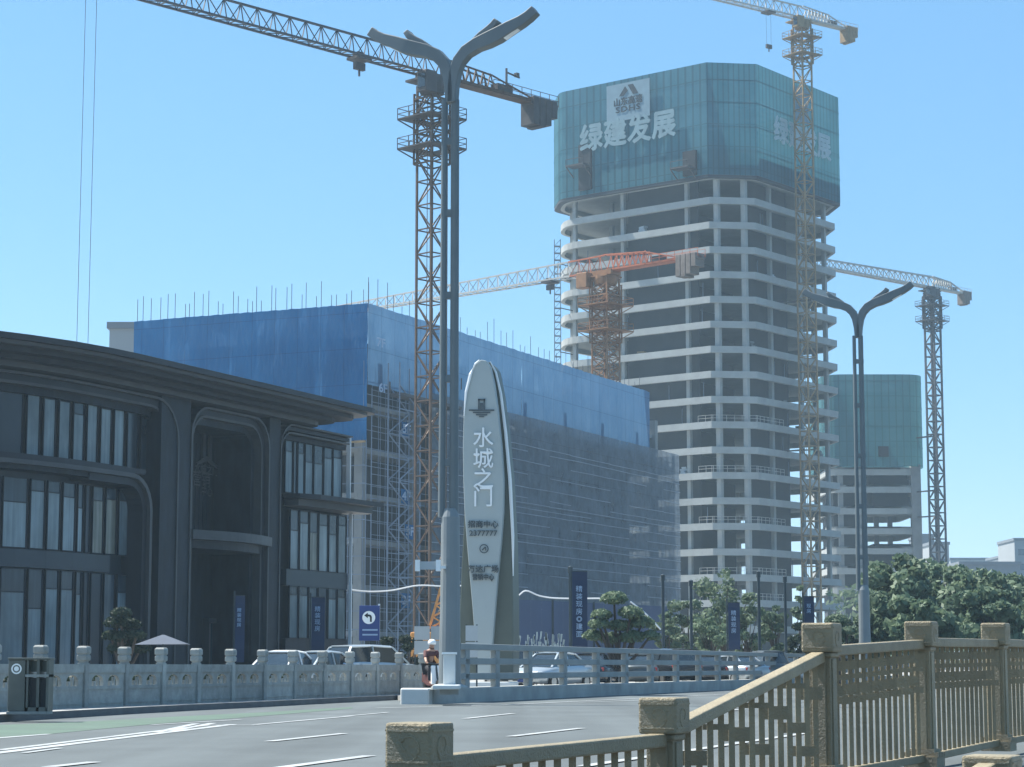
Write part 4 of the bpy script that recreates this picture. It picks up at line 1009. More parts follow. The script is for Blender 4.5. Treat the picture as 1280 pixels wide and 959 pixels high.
# small lane sign on the near pole, with its bracket
ls = thing('lane_sign', 'small flat grey sign on a bracket at the side of the nearest street lamp', 'sign', (l1.x, 63.7, 4))
a = P(521, 702, 63.6); b_ = P(548, 712, 63.6); MB().box(a.x, b_.x, 63.55, 63.63, b_.z, a.z).build('sign_plate', M['board'], ls)
for u in (522, 548):
    a = P(u, 700, 63.6); b_ = P(u, 714, 63.6); MB().box(a.x - .07, a.x + .07, 63.5, 63.68, b_.z, a.z).build('end_cap', M['white'], ls)
a = P(548, 709, 63.6); MB().beam((a.x, 63.6, a.z), (l1.x, 63.9, a.z), .08).build('bracket', M['white'], ls)

# ------------------------------------------------------------------ plinth and grey bridge railing
PZ = .45
pn = Vector((-pdir.y, pdir.x, 0))
pb = MB(); e0 = pl_a - pdir * .0; w0 = 3.0
q = [pl_a + pn * .0, pl_b, pl_b + pdir * 150, pl_b + pdir * 150 + pn * .9, pl_b + pn * .9, pl_a + pn * .92 + pdir * .3]
pb.prism(q, -.2, PZ).build('kerb_plinth', M['plinth'], kind='structure', bevel=.03)
a = pl_a - pdir * .3; MB().prism([a, pl_a + pdir * .02, pl_a + pdir * .02 + pn * 1.0, a + pn * .9], -.2, PZ + .02).build('plinth_end_block', M['concrete_lt'], kind='structure', bevel=.05)
RL = thing('bridge_railing', 'grey three-rail concrete railing on a raised plinth behind the road', 'railing', tuple(pl_b + pn * .3))
ra = G(571, 861, PZ) ; rd = pdir
ra = pl_b + pn * .28 + pdir * .2; ra.z = 0
zr = [PZ + .34, PZ + .80, PZ + 1.25]
LEN = 92.0; r0_ = tfor(Vector((ra.x, ra.y, 1.1)), rd, 571, -5, 30)
for z in (zr[0], zr[1], zr[2]):
    a = ra + rd * r0_; b_ = ra + rd * LEN; w = .2 if z < 1.5 else .24
    MB().beam((a.x, a.y, z), (b_.x, b_.y, z), w, .2).build('rail', M['rail'], RL, bevel=.02)
    MB().cbox((a.x - rd.x * .02, a.y - rd.y * .02, z), (.26, .06, .23), math.atan2(rd.y, rd.x) - R(90)).build('end_cap', M['hole'], RL)
rps = [tfor(Vector((ra.x, ra.y, 1.1)), rd, u, -3, 120) for u in (581, 619, 660, 704, 745, 781, 813, 845, 873)]
while rps[-1] < LEN: rps.append(rps[-1] + (rps[-1] - rps[0]) / 8 if len(rps) < 10 else rps[-1] + 2 * rps[9] - 2 * rps[8] - (rps[9] - rps[8]))
for s_ in rps:
    c = ra + rd * s_
    MB().cbox((c.x, c.y, (PZ + zr[2]) / 2), (.42, .2, zr[2] - PZ + .12), math.atan2(rd.y, rd.x)).build('post', M['rail'], RL, bevel=.02)
# white utility box beside the lamp foot
u0 = P(566, 838, 62.6); UB = thing('utility_box', 'pale square cabinet at the foot of the nearest street lamp', 'cabinet', (u0.x, 62.6, .45))
a, b_ = P(554, 818, 62.5), P(569, 857, 62.5); MB().box(a.x, b_.x, 62.5, 62.9, .5, a.z).build('cabinet_body', M['concrete_lt'], UB, bevel=.02)
MB().box(a.x - .04, b_.x + .04, 62.46, 62.94, a.z, a.z + .06).build('cabinet_lid', M['white'], UB); MB().box(a.x - .1, b_.x + .1, 62.4, 63, .3, .497).build('cabinet_base', M['plinth'], UB)
# low white slab
a, b_ = P(541, 856, 62), P(575, 862, 62); MB().box(a.x, b_.x, 61.6, 63.2, .455, .58).build('lamp_foot_slab', M['concrete_lt'], kind='structure', bevel=.03)

# ------------------------------------------------------------------ carved stone balustrade
SZ = .15
xs = [50, 104, 155, 201, 245, 288, 328, 366, 403, 437, 469, 499, 528]
sa0, sb0 = G(104, 884.5, SZ), G(500, 868, SZ); bd = (sb0 - sa0).normalized(); bd.z = 0
bn = Vector((bd.y, -bd.x, 0))
ts = [tfor(Vector((sa0.x, sa0.y, .8)), bd, u, -30, 80) for u in xs]
ts = [ts[0] - 2 * (ts[1] - ts[0]), ts[0] - (ts[1] - ts[0])] + ts
ST = thing('stone_balustrade', 'carved grey stone balustrade with block topped posts along the pavement', 'balustrade', tuple(sa0))
def BT(t0): 
    return lambda x, y, z: tuple(Vector((sa0.x, sa0.y, SZ)) + bd * (t0 + x) + bn * y + Vector((0, 0, z)))
PH = 1.42; 
for t in ts:
    m = MB(BT(t)); c = .105
    m.box(-c, c, -c, c, 0, 1.03)
    prof = [(1.03, .09), (1.07, .09), (1.09, .125), (1.2, .125), (1.215, .105), (1.235, .105), (1.25, .13), (1.38, .13), (1.42, .10)]
    vs = []; fs = []
    for z, r in prof: vs += [(-r, -r, z), (r, -r, z), (r, r, z), (-r, r, z)]
    for i in range(len(prof) - 1):
        for e in range(4): fs.append((i * 4 + e, i * 4 + (e + 1) % 4, i * 4 + 4 + (e + 1) % 4, i * 4 + 4 + e))
    fs += [(3, 2, 1, 0), tuple(range(len(vs) - 4, len(vs)))]; m.add(vs, fs)
    # sunk cloud lobes on the road face of the cap
    m.cbox((0, .128, 1.31), (.15, .03, .06)); m.cbox((0, .123, 1.145), (.16, .03, .05))
    m.build('post', M['stone'], ST, bevel=.012)
for i in range(len(ts) - 1):
    L = ts[i + 1] - ts[i] - .21; m = MB(BT(ts[i] + .105)); d = .045
    m.box(0, L, -d, d, 0, .50)                       # carved lower slab
    m.box(0, L, -d - .03, d + .03, .80, 1.0)        # hand rail
    m.box(.08, L - .08, d, d + .025, .08, .12); m.box(.08, L - .08, d, d + .025, .42, .46)
    # openings: two low arches between three piers
    pw = .13 * L; ow = (L - 3 * pw) / 2
    for x in (0, (L - pw) / 2, L - pw): m.box(x, x + pw, -d, d, .50, .80)
    for x in (pw, pw + ow + (L - pw) / 2 - pw - ow + pw if False else (L + pw) / 2):
        q = []; 
        for k in range(9): t = math.pi * k / 8; q.append((x + ow / 2 - ow / 2 * math.cos(t), .60 + .15 * math.sin(t)))
        for k in range(8):
            p_, r_ = q[k], q[k + 1]
            m.add([(p_[0], -d, p_[1]), (r_[0], -d, r_[1]), (r_[0], -d, .80), (p_[0], -d, .80), (p_[0], d, p_[1]), (r_[0], d, r_[1]), (r_[0], d, .80), (p_[0], d, .80)], [(0, 1, 2, 3), (7, 6, 5, 4), (0, 4, 5, 1)])
        m.cbox((x + ow * .3, 0, .55), (ow * .16, d * 1.6, .11)); m.cbox((x + ow * .62, 0, .6), (ow * .10, d * 1.6, .2))
    m.build('panel', M['stone'], ST)

r = np.random.RandomState(12); V = []; Fc = []
for i in range(5200):
    q = Vector((sa0.x, sa0.y, SZ)) + bd * r.uniform(ts[0], ts[10]) - bn * r.uniform(.5, 1.1); zz = SZ + .82 * r.rand() ** .7 + .04 * math.sin(q.y * 3)
    a = r.normal(size=3); a /= np.linalg.norm(a); b_ = np.cross(a, r.normal(size=3)); b_ /= np.linalg.norm(b_); c = np.array([q.x, q.y, zz]); s_ = .07 * r.uniform(.6, 1.4); n = len(V)
    V += [tuple(c - a * s_), tuple(c + b_ * s_ * .6), tuple(c + a * s_), tuple(c - b_ * s_ * .6)]; Fc.append((n, n + 1, n + 2, n + 3))
tag(MB().add(V, Fc).build('added_hedge', M['leaf3']), 'low dark leaf strip added behind the carved stone balustrade to darken its openings', 'added_hedge')  # leaf strip added to darken the carved openings

# ------------------------------------------------------------------ litter bin
bp = G(37, 893, SZ); BN = thing('litter_bin', 'square metal litter bin with round logo on its left side panel, before the balustrade', 'litter bin', (bp.x, bp.y, SZ))
pxm = 1 / (F / bp.y)
W = 50 * pxm; Hb = 1.08; x0b = bp.x - W / 2
def bb(x0, x1, y0, y1, z0, z1, n, m, par=BN, **k): return MB().box(x0b + x0 * W, x0b + x1 * W, bp.y + y0, bp.y + y1, SZ + z0, SZ + z1).build(n, M[m], par, **k)
bb(-.02, 1.0, -.22, .28, 0, .06, 'base', 'stone', bevel=.01); bb(0, .42, -.2, .26, .06, Hb, 'side_cabinet', 'bin', bevel=.015)
bb(.45, .50, -.2, .26, .06, Hb, 'upright', 'bin'); bb(.70, .77, -.2, .26, .06, Hb, 'upright', 'bin'); bb(.94, 1.0, -.2, .26, .06, Hb, 'upright', 'bin')
bb(.5, .94, -.12, .2, .12, .72, 'inner_bucket', 'hole'); bb(.42, 1.0, -.22, .28, .74, .79, 'shelf', 'stone'); bb(-.02, 1.03, -.23, .29, Hb, Hb + .04, 'roof', 'bin', bevel=.01)
bb(.5, .94, .0, .2, .84, Hb - .02, 'back_panel', 'bin'); bb(.45, .97, -.2, .26, .06, .14, 'lower_rail', 'bin')
lgm = MB(); lx = x0b + .20 * W
for r0, r1 in ((.075, .105), (0, .05)):
    n = 20; vs = [(lx + r * math.cos(2 * math.pi * i / n), bp.y - .206, SZ + .90 + r * math.sin(2 * math.pi * i / n)) for r in (r0, r1) for i in range(n)]
    lgm.add(vs, [(i, (i + 1) % n, n + (i + 1) % n, n + i) for i in range(n)])
lgm.build('round_logo', M['white'], BN)

# ------------------------------------------------------------------ tan fence in the foreground
# (post cap centre px, top px, depth)
posts = [(525, 903, 12.4), (830, 872, 16.3), (1028, 779, 20.4), (1153, 777, 24.0), (1246, 779, 27.2), (1321, 782, 30.5)]
TF = thing('tan_fence', 'tan stone-look fence with square capped posts and vertical bars in the foreground', 'fence', (P(830, 900, 16.3).x, 16.3, 0))
pp = []
for u, v, Y in posts:
    c = P(u, v, Y); pp.append(c)
fd = (pp[4] - pp[2]); fd.z = 0; fd.normalize()
# settle them on one straight line in plan
org = Vector((pp[2].x, pp[2].y, 0))
for i, (u, v, Y) in enumerate(posts):
    t = tfor(Vector((org.x, org.y, 1.0)), fd, u, -14, 40); q = org + fd * t; top = P(u, v, q.y).z; pp[i] = Vector((q.x, q.y, top))
fa = math.atan2(fd.y, fd.x)
def post(c, zb=0.0, ch_=.27, cw=.305):
    z = c.z; p = MB(); p.cbox((c.x, c.y, (zb + z - ch_) / 2), (.215, .215, z - ch_ - zb), fa)
    for s in (-1, 1):       # raised strips on the four faces of the shaft
        p.cbox((c.x - math.sin(fa) * .112 * s, c.y + math.cos(fa) * .112 * s, (zb + z - ch_) / 2), (.13, .02, z - ch_ - zb - .12), fa)
        p.cbox((c.x + math.cos(fa) * .112 * s, c.y + math.sin(fa) * .112 * s, (zb + z - ch_) / 2), (.02, .13, z - ch_ - zb - .12), fa)
    po_ = p.build('post', M['tan'], TF, bevel=.008)
    k = MB(); k.cbox((c.x, c.y, z - ch_ / 2), (cw, cw, ch_), fa); k.cbox((c.x, c.y, z - ch_ - .025), (cw - .05, cw - .05, .05), fa)
    k.build('post_cap', M['tan'], po_, bevel=.018)
    cr_ = MB()        # carved cloud scroll on the faces of the cap
    for ex, ey in ((math.cos(fa), math.sin(fa)), (-math.sin(fa), math.cos(fa))):
        for sg in (-1, 1):
            nx, ny = -ey * sg, ex * sg; pts = []
            for q in range(15):
                t = R(-60 + 24 * q); r_ = .028 + .0045 * q; a_, b2_ = r_ * math.cos(t), r_ * math.sin(t)
                pts.append((c.x + ex * a_ + nx * (cw / 2 + .001), c.y + ey * a_ + ny * (cw / 2 + .001), z - ch_ * .5 + b2_))
            cr_.tube(pts, .0045, 5)
            for dz in (.045, ch_ - .045):
                cr_.beam((c.x - ex * cw * .44 + nx * cw / 2, c.y - ey * cw * .44 + ny * cw / 2, z - dz), (c.x + ex * cw * .44 + nx * cw / 2, c.y + ey * cw * .44 + ny * cw / 2, z - dz), .012)
    cr_.build('carved_scroll_pattern', M['tan'], po_)
    if z > 1:
        f = MB(); f.cbox((c.x, c.y, zb + .06), (.36, .36, .12), fa); f.cbox((c.x, c.y, zb + .16), (.29, .29, .08), fa)
        for s1 in (-1, 1):
            for q in range(5):
                tt = (q - 2) * .07; f.cbox((c.x + math.cos(fa) * tt - math.sin(fa) * .17 * s1, c.y + math.sin(fa) * tt + math.cos(fa) * .17 * s1, zb + .14), (.045, .045, .05), fa)
        f.build('post_foot', M['tan'], po_)
    return po_
zbs = [0.0, 0.0, 0.0, .02, .07, .1]
for c, zb in zip(pp, zbs): post(c, zb)
rails = [(.575, .60), (.655, 1.235), (1.29, 1.385), (1.41, 1.43), (1.44, 1.44)]
def panel(a, b_, ra_, rb_, za, zb, style):
    d = Vector((b_.x - a.x, b_.y - a.y, 0)); L = d.length; d.normalize(); a0 = Vector((a.x, a.y, 0)) + d * .11; L -= .22
    top = lambda x: ra_ + (rb_ - ra_) * x / L; bot = lambda x: za + (zb - za) * x / L
    def at(x, z): q = a0 + d * x; return (q.x, q.y, z)
    MB().beam(at(0, top(0) - .05), at(L, top(L) - .05), .13, .10).build('top_rail', M['tan'], TF, bevel=.015)
    MB().beam(at(0, bot(0) + .08), at(L, bot(L) + .08), .09, .08).build('bottom_rail', M['tan'], TF, bevel=.008)
    n = 15; st_ = L / n; g = MB(); bw = .042 if style == 'flat' else .05
    def blk(x0, x1, f0, f1):
        zt0, zb0 = top((x0 + x1) / 2) - .1, bot((x0 + x1) / 2) + .1; hh = 1.15
        za_, zb_ = zt0 - hh * (1 - f0), zt0 - hh * (1 - f1)
        za_ = max(za_, zb0)
        if zb_ - za_ > .01: g.beam(at((x0 + x1) / 2, za_), at((x0 + x1) / 2, zb_), .015, x1 - x0)
    for i in range(n):
        xc = (i + .5) * st_; MB().beam(at(xc, bot(xc) + .1), at(xc, top(xc) - .1), .018, bw).build('bar', M['tan'], TF)
        x0, x1 = xc + bw / 2, xc + st_ - bw / 2
        if i == n - 1: break
        if style == 'slope':
            if i % 4 == 1: blk(x0, x1, .74, .84)
            elif i % 4 == 3: blk(x0, x1, .56, .64); blk(x0, x1, .90, .94)
            elif i % 4 == 0: blk(x0, x1, .34, .42)
        elif style == 'flat':
            if i % 2 == 0: blk(x0, x1, .88, .95); blk(x0, x1, .67, .76)
            else: blk(x0, x1, .80, .84); blk(x0, x1, .60, .66)
    if g.v: g.build('lattice_infill', M['tan'], TF)
for i in range(5):
    panel(pp[i], pp[i + 1], rails[i][0], rails[i][1], zbs[i] + .02, zbs[i + 1] + .02, 'plain' if i == 0 else ('slope' if i == 1 else 'flat'))
# second, nearer low fence at the lower right corner
NF = thing('low_fence', 'low tan fence with one square capped post nearer the viewer, below the tall tan fence', 'fence', (P(1238, 945, 16).x, 16, 0))
c = P(1240, 944, 15.0); TFs = TF; TF = NF
post(c, 0, .25, .34)
c2 = c + Vector((-fd.x, -fd.y, 0)) * 3.8; c2.z = c.z - .25; post(c2, 0, .25, .34)
panel(c2, c, c2.z - .13, c.z - .04, .02, .02, 'plain'); c3_ = c + Vector((fd.x, fd.y, 0)) * 3.9; c3_.z = c.z - .08
TF = TFs
sheet('footpath', [(2.2, 10), (14, 38.5), (40, 38.5), (40, 10)], .02, M['paving'])

# ------------------------------------------------------------------ stone tablet (monument)
YM = 85.0
MN = thing('monument', 'tall leaf shaped tablet with white vertical characters behind the grey railing', 'monument', (P(606, 840, YM).x, YM, .15))
fl_ = [(597, 850), (593.5, 800), (590.5, 760), (587, 720), (583.5, 680), (580.5, 640), (579, 600), (578.5, 560), (579.5, 520), (583, 490), (588, 468), (594, 455), (601, 449.5)]
fr_ = [(608, 451), (613, 458), (617.5, 478), (622, 510), (627, 560), (629.5, 600), (629, 640), (626, 680), (622, 720), (618, 770), (615, 810), (612, 850)]
o3 = [P(u, v, YM) for u, v in fl_ + fr_]
MB().slab3(o3, (0.06, .35, 0)).build('front_blade', M['mon'], MN, bevel=.04)
bl2 = [(573, 850), (574, 780), (577, 710), (580.5, 640), (582, 560), (585, 490), (592, 458), (601, 450.5)]
br2_ = [(613, 453), (618, 460), (624, 490), (630.5, 540), (636, 600), (640, 680), (641.5, 760), (641.5, 850)]
o3 = [P(u, v, YM + .45) for u, v in bl2 + br2_]
MB().slab3(o3, (.25, 1.5, 0)).build('back_blade', M['mon_s'], MN, bevel=.05)
rim = [(613, 452), (620, 466), (626, 492), (632, 540), (637.5, 600), (641, 670), (641.5, 720)]
MB().tube([P(u, v, YM + .4) for u, v in rim], [.02, .05, .06, .07, .08, .07, .02], 6).build('edge_highlight', M['white'], MN)  # highlight on the right edge, put in as a white tube
rim = [(580, 520), (582.5, 490), (588, 468), (594, 455), (599, 450)]
MB().tube([P(u, v, YM - .05) for u, v in rim], [.02, .06, .07, .05, .02], 6).build('edge_highlight', M['white'], MN)  # bright light along the left edge, also a white tube
q = P(606, 855, YM); MB().box(q.x - 1.3, q.x + 1.3, YM - .6, YM + 2.6, .15, .5).build('base_block', M['concrete_lt'], MN, bevel=.03)
def mt(tx, u, v, h, m, **k): 
    t = text_mesh(tx, h, P(u, v, YM - .01), (1, 0, 0), (0, 0, 1), M[m], MN, 'lettering', .06, **k); return t
for tx, v in (('水', 549), ('城', 575), ('之', 600), ('门', 623)): mt(tx, 604, v, .83, 'white', bold=.010)
mt('招商中心', 604, 656, .30, 'ink', bold=.012); mt('2377777', 604, 667, .30, 'ink', bold=.012, sx=1.05)
mt('万达广场', 604, 712, .31, 'ink', bold=.012); mt('营销中心', 604, 722, .27, 'ink', bold=.012, sx=.8)
em = MB(); c = P(605, 686, YM - .03); n = 20
vs = [(c.x + r * math.cos(2 * math.pi * i / n), c.y, c.z + r * math.sin(2 * math.pi * i / n)) for r in (.14, .18) for i in range(n)]
em.add(vs, [(i, (i + 1) % n, n + (i + 1) % n, n + i) for i in range(n)]); em.beam((c.x - .07, c.y, c.z - .05), (c.x + .06, c.y, c.z + .07), .05); em.beam((c.x + .06, c.y, c.z + .07), (c.x + .07, c.y, c.z - .07), .04)
em.build('round_emblem', M['ink'], MN)
em = MB(); c = P(602, 512, YM - .03)
for x0, x1, z0, z1 in ((-.14, -.08, 0, .42), (.08, .14, 0, .42), (-.14, .14, .36, .42), (-.06, .06, .0, .26), (-.5, .5, -.05, .0), (-.34, .34, -.14, -.09), (-.22, .22, -.23, -.18), (-.1, .1, -.3, -.26)):
    em.box(c.x + x0, c.x + x1, c.y - .02, c.y + .03, c.z + z0, c.z + z1)
em.build('emblem', M['ink'], MN)

# ------------------------------------------------------------------ traffic sign, boards, banners, posts, cable, hoarding
TS = thing('road_sign', 'blue sign with a black left turn arrow in a white disc', 'road sign', (P(462, 800, 88).x, 88, .15))
a, b_ = P(449, 757, 88), P(474.5, 801, 88); cx = (a.x + b_.x) / 2
MB().box(a.x, b_.x, 88, 88.05, b_.z, a.z).build('sign_board', M['bluesign'], TS, bevel=.02)
c = P(461, 772, 87.97); n = 28
MB().add([(c.x + .26 * math.cos(2 * math.pi * i / n), c.y, c.z + .26 * math.sin(2 * math.pi * i / n)) for i in range(n)], [tuple(range(n))]).build('white_disc', M['white'], TS)
ar = MB(); y = c.y - .015
def poly2(pts): ar.add([(c.x + x * .68, y, c.z + z * .68) for x, z in pts], [tuple(range(len(pts)))])
poly2([(.18, -.26), (.18, .05), (.12, .15), (.0, .18), (-.06, .18), (-.06, .06), (.02, .06), (.07, .02), (.07, -.26)]); poly2([(-.06, .28), (-.27, .12), (-.06, -.04)])
ar.build('turn_arrow', M['hole'], TS)
for v0, v1 in ((785.5, 788.5), (791.5, 794.5)):
    p0, p1 = P(453, v0 + 1, 87.97), P(472, v1, 87.97); MB().box(p0.x, p1.x, 87.96, 87.985, p1.z, p0.z).build('text_line', M['signtxt'], TS)
q = P(463.5, 800, 88.1); MB().tube([(q.x, 88.1, .15), (q.x, 88.1, P(463, 760, 88).z)], .06).build('post', M['post'], TS)
q = P(474, 755, 88.1); MB().box(q.x - .04, q.x + .04, 88.06, 88.1, P(474, 800, 88).z, q.z).build('edge_bar', M['white'], TS)
# grey notice boards on stakes
for (u0, u1, v0, v1, Y, lb) in ((518, 537, 783, 818, 92, 'pale grey notice board, left of the two beside the lamp foot'), (538.5, 557, 783, 818, 92.4, 'pale grey notice board directly left of the street lamp pole'), (582, 597, 782, 822, 80, 'small pale notice board at the foot of the leaf shaped tablet')):
    a, b_ = P(u0, v0, Y), P(u1, v1, Y); T = thing('notice_board', lb, 'notice board', ((a.x + b_.x) / 2, Y, .15), 'pale notice boards')
    MB().box(a.x, b_.x, Y, Y + .05, (a.z + b_.z) / 2 + .02, a.z).build('upper_panel', M['board'], T); MB().box(a.x, b_.x, Y, Y + .05, b_.z, (a.z + b_.z) / 2 - .02).build('lower_panel', M['board'], T)
    for x in (a.x + .03, b_.x - .03): MB().box(x - .03, x + .03, Y + .052, Y + .1, .15, a.z + .04).build('stake', M['post'], T)
# vertical banners
def banner(u, v0, v1, wpx, Y, tx, lb):
    a = P(u - wpx / 2, v0, Y); b_ = P(u + wpx / 2, v1, Y); T = thing('banner', lb, 'banner', (a.x, Y, .15), 'blue upright advertising banners')
    w = b_.x - a.x; zlow = max(.5, b_.z)
    vs = []; fs = []; k = 10
    for i in range(k + 1):
        z = a.z - (a.z - zlow) * i / k; o_ = .03 * math.sin(i * 1.3)
        vs += [(a.x + .06, Y + o_, z), (b_.x, Y + o_ + .04, z)]
    for i in range(k): fs.append((2 * i, 2 * i + 1, 2 * i + 3, 2 * i + 2))
    cl_ = MB().add(vs, fs).build('cloth', M['banner'], T); sdm = cl_.modifiers.new('s', 'SOLIDIFY'); sdm.thickness = .015
    MB().tube([(a.x, Y, .15), (a.x, Y, a.z + .25)], .045).build('pole', M['post'], T); MB().beam((a.x, Y, a.z + .02), (b_.x, Y, a.z + .02), .04).build('crossbar', M['post'], T)
    h = w * .42; z = a.z - (a.z - zlow) * .22
    for ch_ in tx:
        text_mesh(ch_, h, ((a.x + b_.x) / 2, Y - .06, z), (1, 0, 0), (0, 0, 1), M['signtxt'], T, 'lettering', .03, bold=.01); z -= h * 1.08
banner(724, 715, 815, 21, 104, '精装现房◎建面', 'blue banner with pale characters left of the cloud pruned pine')
banner(917, 754, 812, 17, 125, '精装现房', 'blue banner in front of the loose young trees')
banner(1011, 746, 800, 15, 125, '现房', 'blue banner on a dark post right beside the tallest tan fence post')
banner(299, 745, 828, 12, 108, '精装现房', 'slim blue banner beside the doorway of the dark building')
banner(397, 747, 815, 17, 118, '精装现房', 'blue banner before the right windows of the dark building')
# dark slim posts among the trees
for i, (u, v0, Y, lb) in enumerate([(713, 709, 108, 'dark slim post immediately left of the banner by the cloud pruned pine'), (828.5, 719, 118, 'dark slim post between the cloud pruned pine and the loose trees'), (863.5, 726, 120, 'dark slim post just left of the tallest loose tree'),
                                (948, 715, 120, 'tallest dark slim post, in front of the tower columns'), (981, 721, 124, 'dark slim post left of the bright yellow green tree')]):
    q = P(u, v0, Y); T = thing('garden_lamp', lb, 'lamp post', (q.x, Y, .15), 'dark slim posts in front of the trees')
    MB().tube([(q.x, Y, .15), (q.x, Y, q.z - .3)], .085).build('pole', M['post'], T); MB().lathe((q.x, Y, q.z - .3), [(.12, 0), (.12, .28), (.14, .3), (.02, .36)], 10).build('lamp_head', M['post'], T)
# white sagging cable
def cable(pts, Y, lb):
    pts = [P(u, v, Y) for u, v in pts]; T = MB(); out = []
    for i in range(len(pts) - 1):
        p0, p1, p2, p3 = pts[max(0, i - 1)], pts[i], pts[i + 1], pts[min(len(pts) - 1, i + 2)]
        for k in range(5):
            t = k / 5; out.append(.5 * ((2 * p1) + (p2 - p0) * t + (2 * p0 - 5 * p1 + 4 * p2 - p3) * t * t + (3 * p1 - p0 - 3 * p2 + p3) * t ** 3))
    out.append(pts[-1]); T.tube(out, .055, 6); o = T.build('hanging_cable', M['cable']); tag(o, lb, 'cable', 'white cables across the site')
cable([(437, 737), (462, 739.5), (490, 738), (522, 732), (552, 733)], 140, 'white sagging cable between the dark building and the street lamp')
cable([(575, 732.5), (590, 732), (640, 746), (657, 738.5), (675, 745), (700, 748), (755, 748)], 140, 'white sagging cable right of the leaf shaped tablet')
cable([(788, 752), (808, 768), (826, 787)], 140, 'white slanting cable above the cloud pruned pine')
# site hoarding
a = P(636, 750, 142); b_ = P(836, 730, 160); HB = thing('site_hoarding', 'dark blue sheet hoarding along the foot of the netted building', 'hoarding', (a.x, a.y, .15))
h_ = P(680, 749, 142).z; d = Vector((b_.x - a.x, b_.y - a.y, 0)); n = 16
for i in range(n):
    p0 = a + d * (i / n); p1 = a + d * ((i + .985) / n)
    MB().prism([(p0.x, p0.y), (p1.x, p1.y), (p1.x, p1.y + .08), (p0.x, p0.y + .08)], .15, h_).build('sheet_panel', M['hoard'], HB)
for i in range(0, n + 1, 4):
    p0 = a + d * (i / n); MB().box(p0.x - .08, p0.x + .08, p0.y - .1, p0.y - .005, .15, h_ + .1).build('post', M['post'], HB)
# orange lattice boom leaning behind the lamp
BO = thing('rig_boom', 'orange lattice boom leaning behind the street lamp pole', 'machine boom', (P(545, 782, 150).x, 150, .15))
p0 = P(543, 785, 150); p1 = P(566, 700, 150); d = (p1 - p0); k = 12; m = MB()
sdx = Vector((.35, 0, 0)); sdy = Vector((0, .35, 0))
for s1 in (-1, 1):
    for s2 in (-1, 1): m.beam(p0 + sdx * s1 + sdy * s2, p1 + sdx * s1 * .8 + sdy * s2 * .8, .14)
for i in range(k):
    q0 = p0 + d * i / k; q1 = p0 + d * (i + 1) / k; s = 1 if i % 2 else -1
    for s2 in (-1, 1): m.beam(q0 + sdx * s + sdy * s2, q1 - sdx * s + sdy * s2, .1)
m.build('lattice', M['orange_lit'], BO)
MB().box(p0.x - 1.6, p0.x + .8, 149, 152, .6, p0.z - .3).box(p0.x - 1.9, p0.x + 1.2, 148.6, 149.3, .15, .9).build('crawler_body', M['orange_lit'], BO, bevel=.1)

# ------------------------------------------------------------------ trees
def crown_mesh(seed, rx, rz, n_cl, per, leaf, cr, lower=.25, zc=0.0):
    r = np.random.RandomState(seed); cl = []
    for i in range(n_cl):
        while True:
            v = r.uniform(-1, 1, 3)
            if .25 < np.linalg.norm(v) < 1 and v[2] > -1 + lower: break
        v = v / max(.55, np.linalg.norm(v)) * r.uniform(.55, 1.0); cl.append((v * [rx, rx, rz], r.uniform(.6, 1.25) * cr))
    vs = []; fs = []
    for c, s in cl:
        k = int(per * (s / cr) ** 2)
        d = r.normal(size=(k, 3)); d /= np.linalg.norm(d, axis=1)[:, None]
        p = c + d * (s * r.uniform(.35, 1.0, k) ** .5)[:, None] * [1, 1, .7]
        nr = d + r.normal(size=(k, 3)) * .7; nr /= np.linalg.norm(nr, axis=1)[:, None]
        t = np.cross(nr, r.normal(size=(k, 3))); t /= np.linalg.norm(t, axis=1)[:, None]; b = np.cross(nr, t)
        sz = leaf * r.uniform(.6, 1.3, k)[:, None]
        for a in range(k):
            n = len(vs); q = p[a]; ta, ba = t[a] * sz[a], b[a] * sz[a] * .55
            vs += [tuple(q - ta), tuple(q + ba), tuple(q + ta), tuple(q - ba)]; fs.append((n, n + 1, n + 2, n + 3))
    return vs, fs, cl
def tree(name, label, base, h, rx, seed, m, trunk_h=None, ncl=26, per=120, leaf=.22, group=None, cat='tree', cr=None):
    T = thing(name, label, cat, base, group); th = trunk_h or h * .35; rz = (h - th * .75) / 2; zc = h - rz
    vs, fs, cl = crown_mesh(seed, rx, rz, ncl, per, leaf, cr or rx * .36)
    bx, by, bz = base
    MB().add([(bx + v[0], by + v[1], bz + zc + v[2]) for v in vs], fs).build('crown', M[m], T)
    t = MB(); rr_ = random.Random(seed); lean = rr_.uniform(-.25, .25); r0 = max(.09, h * .022)
    fork = Vector((bx + lean * .5, by, bz + th)); t.tube([(bx, by, bz - .05), (bx + lean * .2, by, bz + th * .5), fork, (bx + lean, by, bz + zc)], [r0 * 1.3, r0, r0 * .85, r0 * .3], 8)
    t.build('trunk', M['bark'], T)
    l = MB()
    for c, s in cl[:14]:
        e = Vector((bx + c[0] * .9, by + c[1] * .9, bz + zc + c[2] * .9)); mid_ = fork * .55 + e * .45 + Vector((0, 0, .3)); l.tube([fork, mid_, e], [r0 * .5, r0 * .3, r0 * .1], 5)
    l.build('limbs', M['bark'], T)
    return T
def tp(u, vt, Y): q = P(u, vt, Y); return (q.x, Y, .15), q.z - .15
GA = 'leafy street trees on the right'
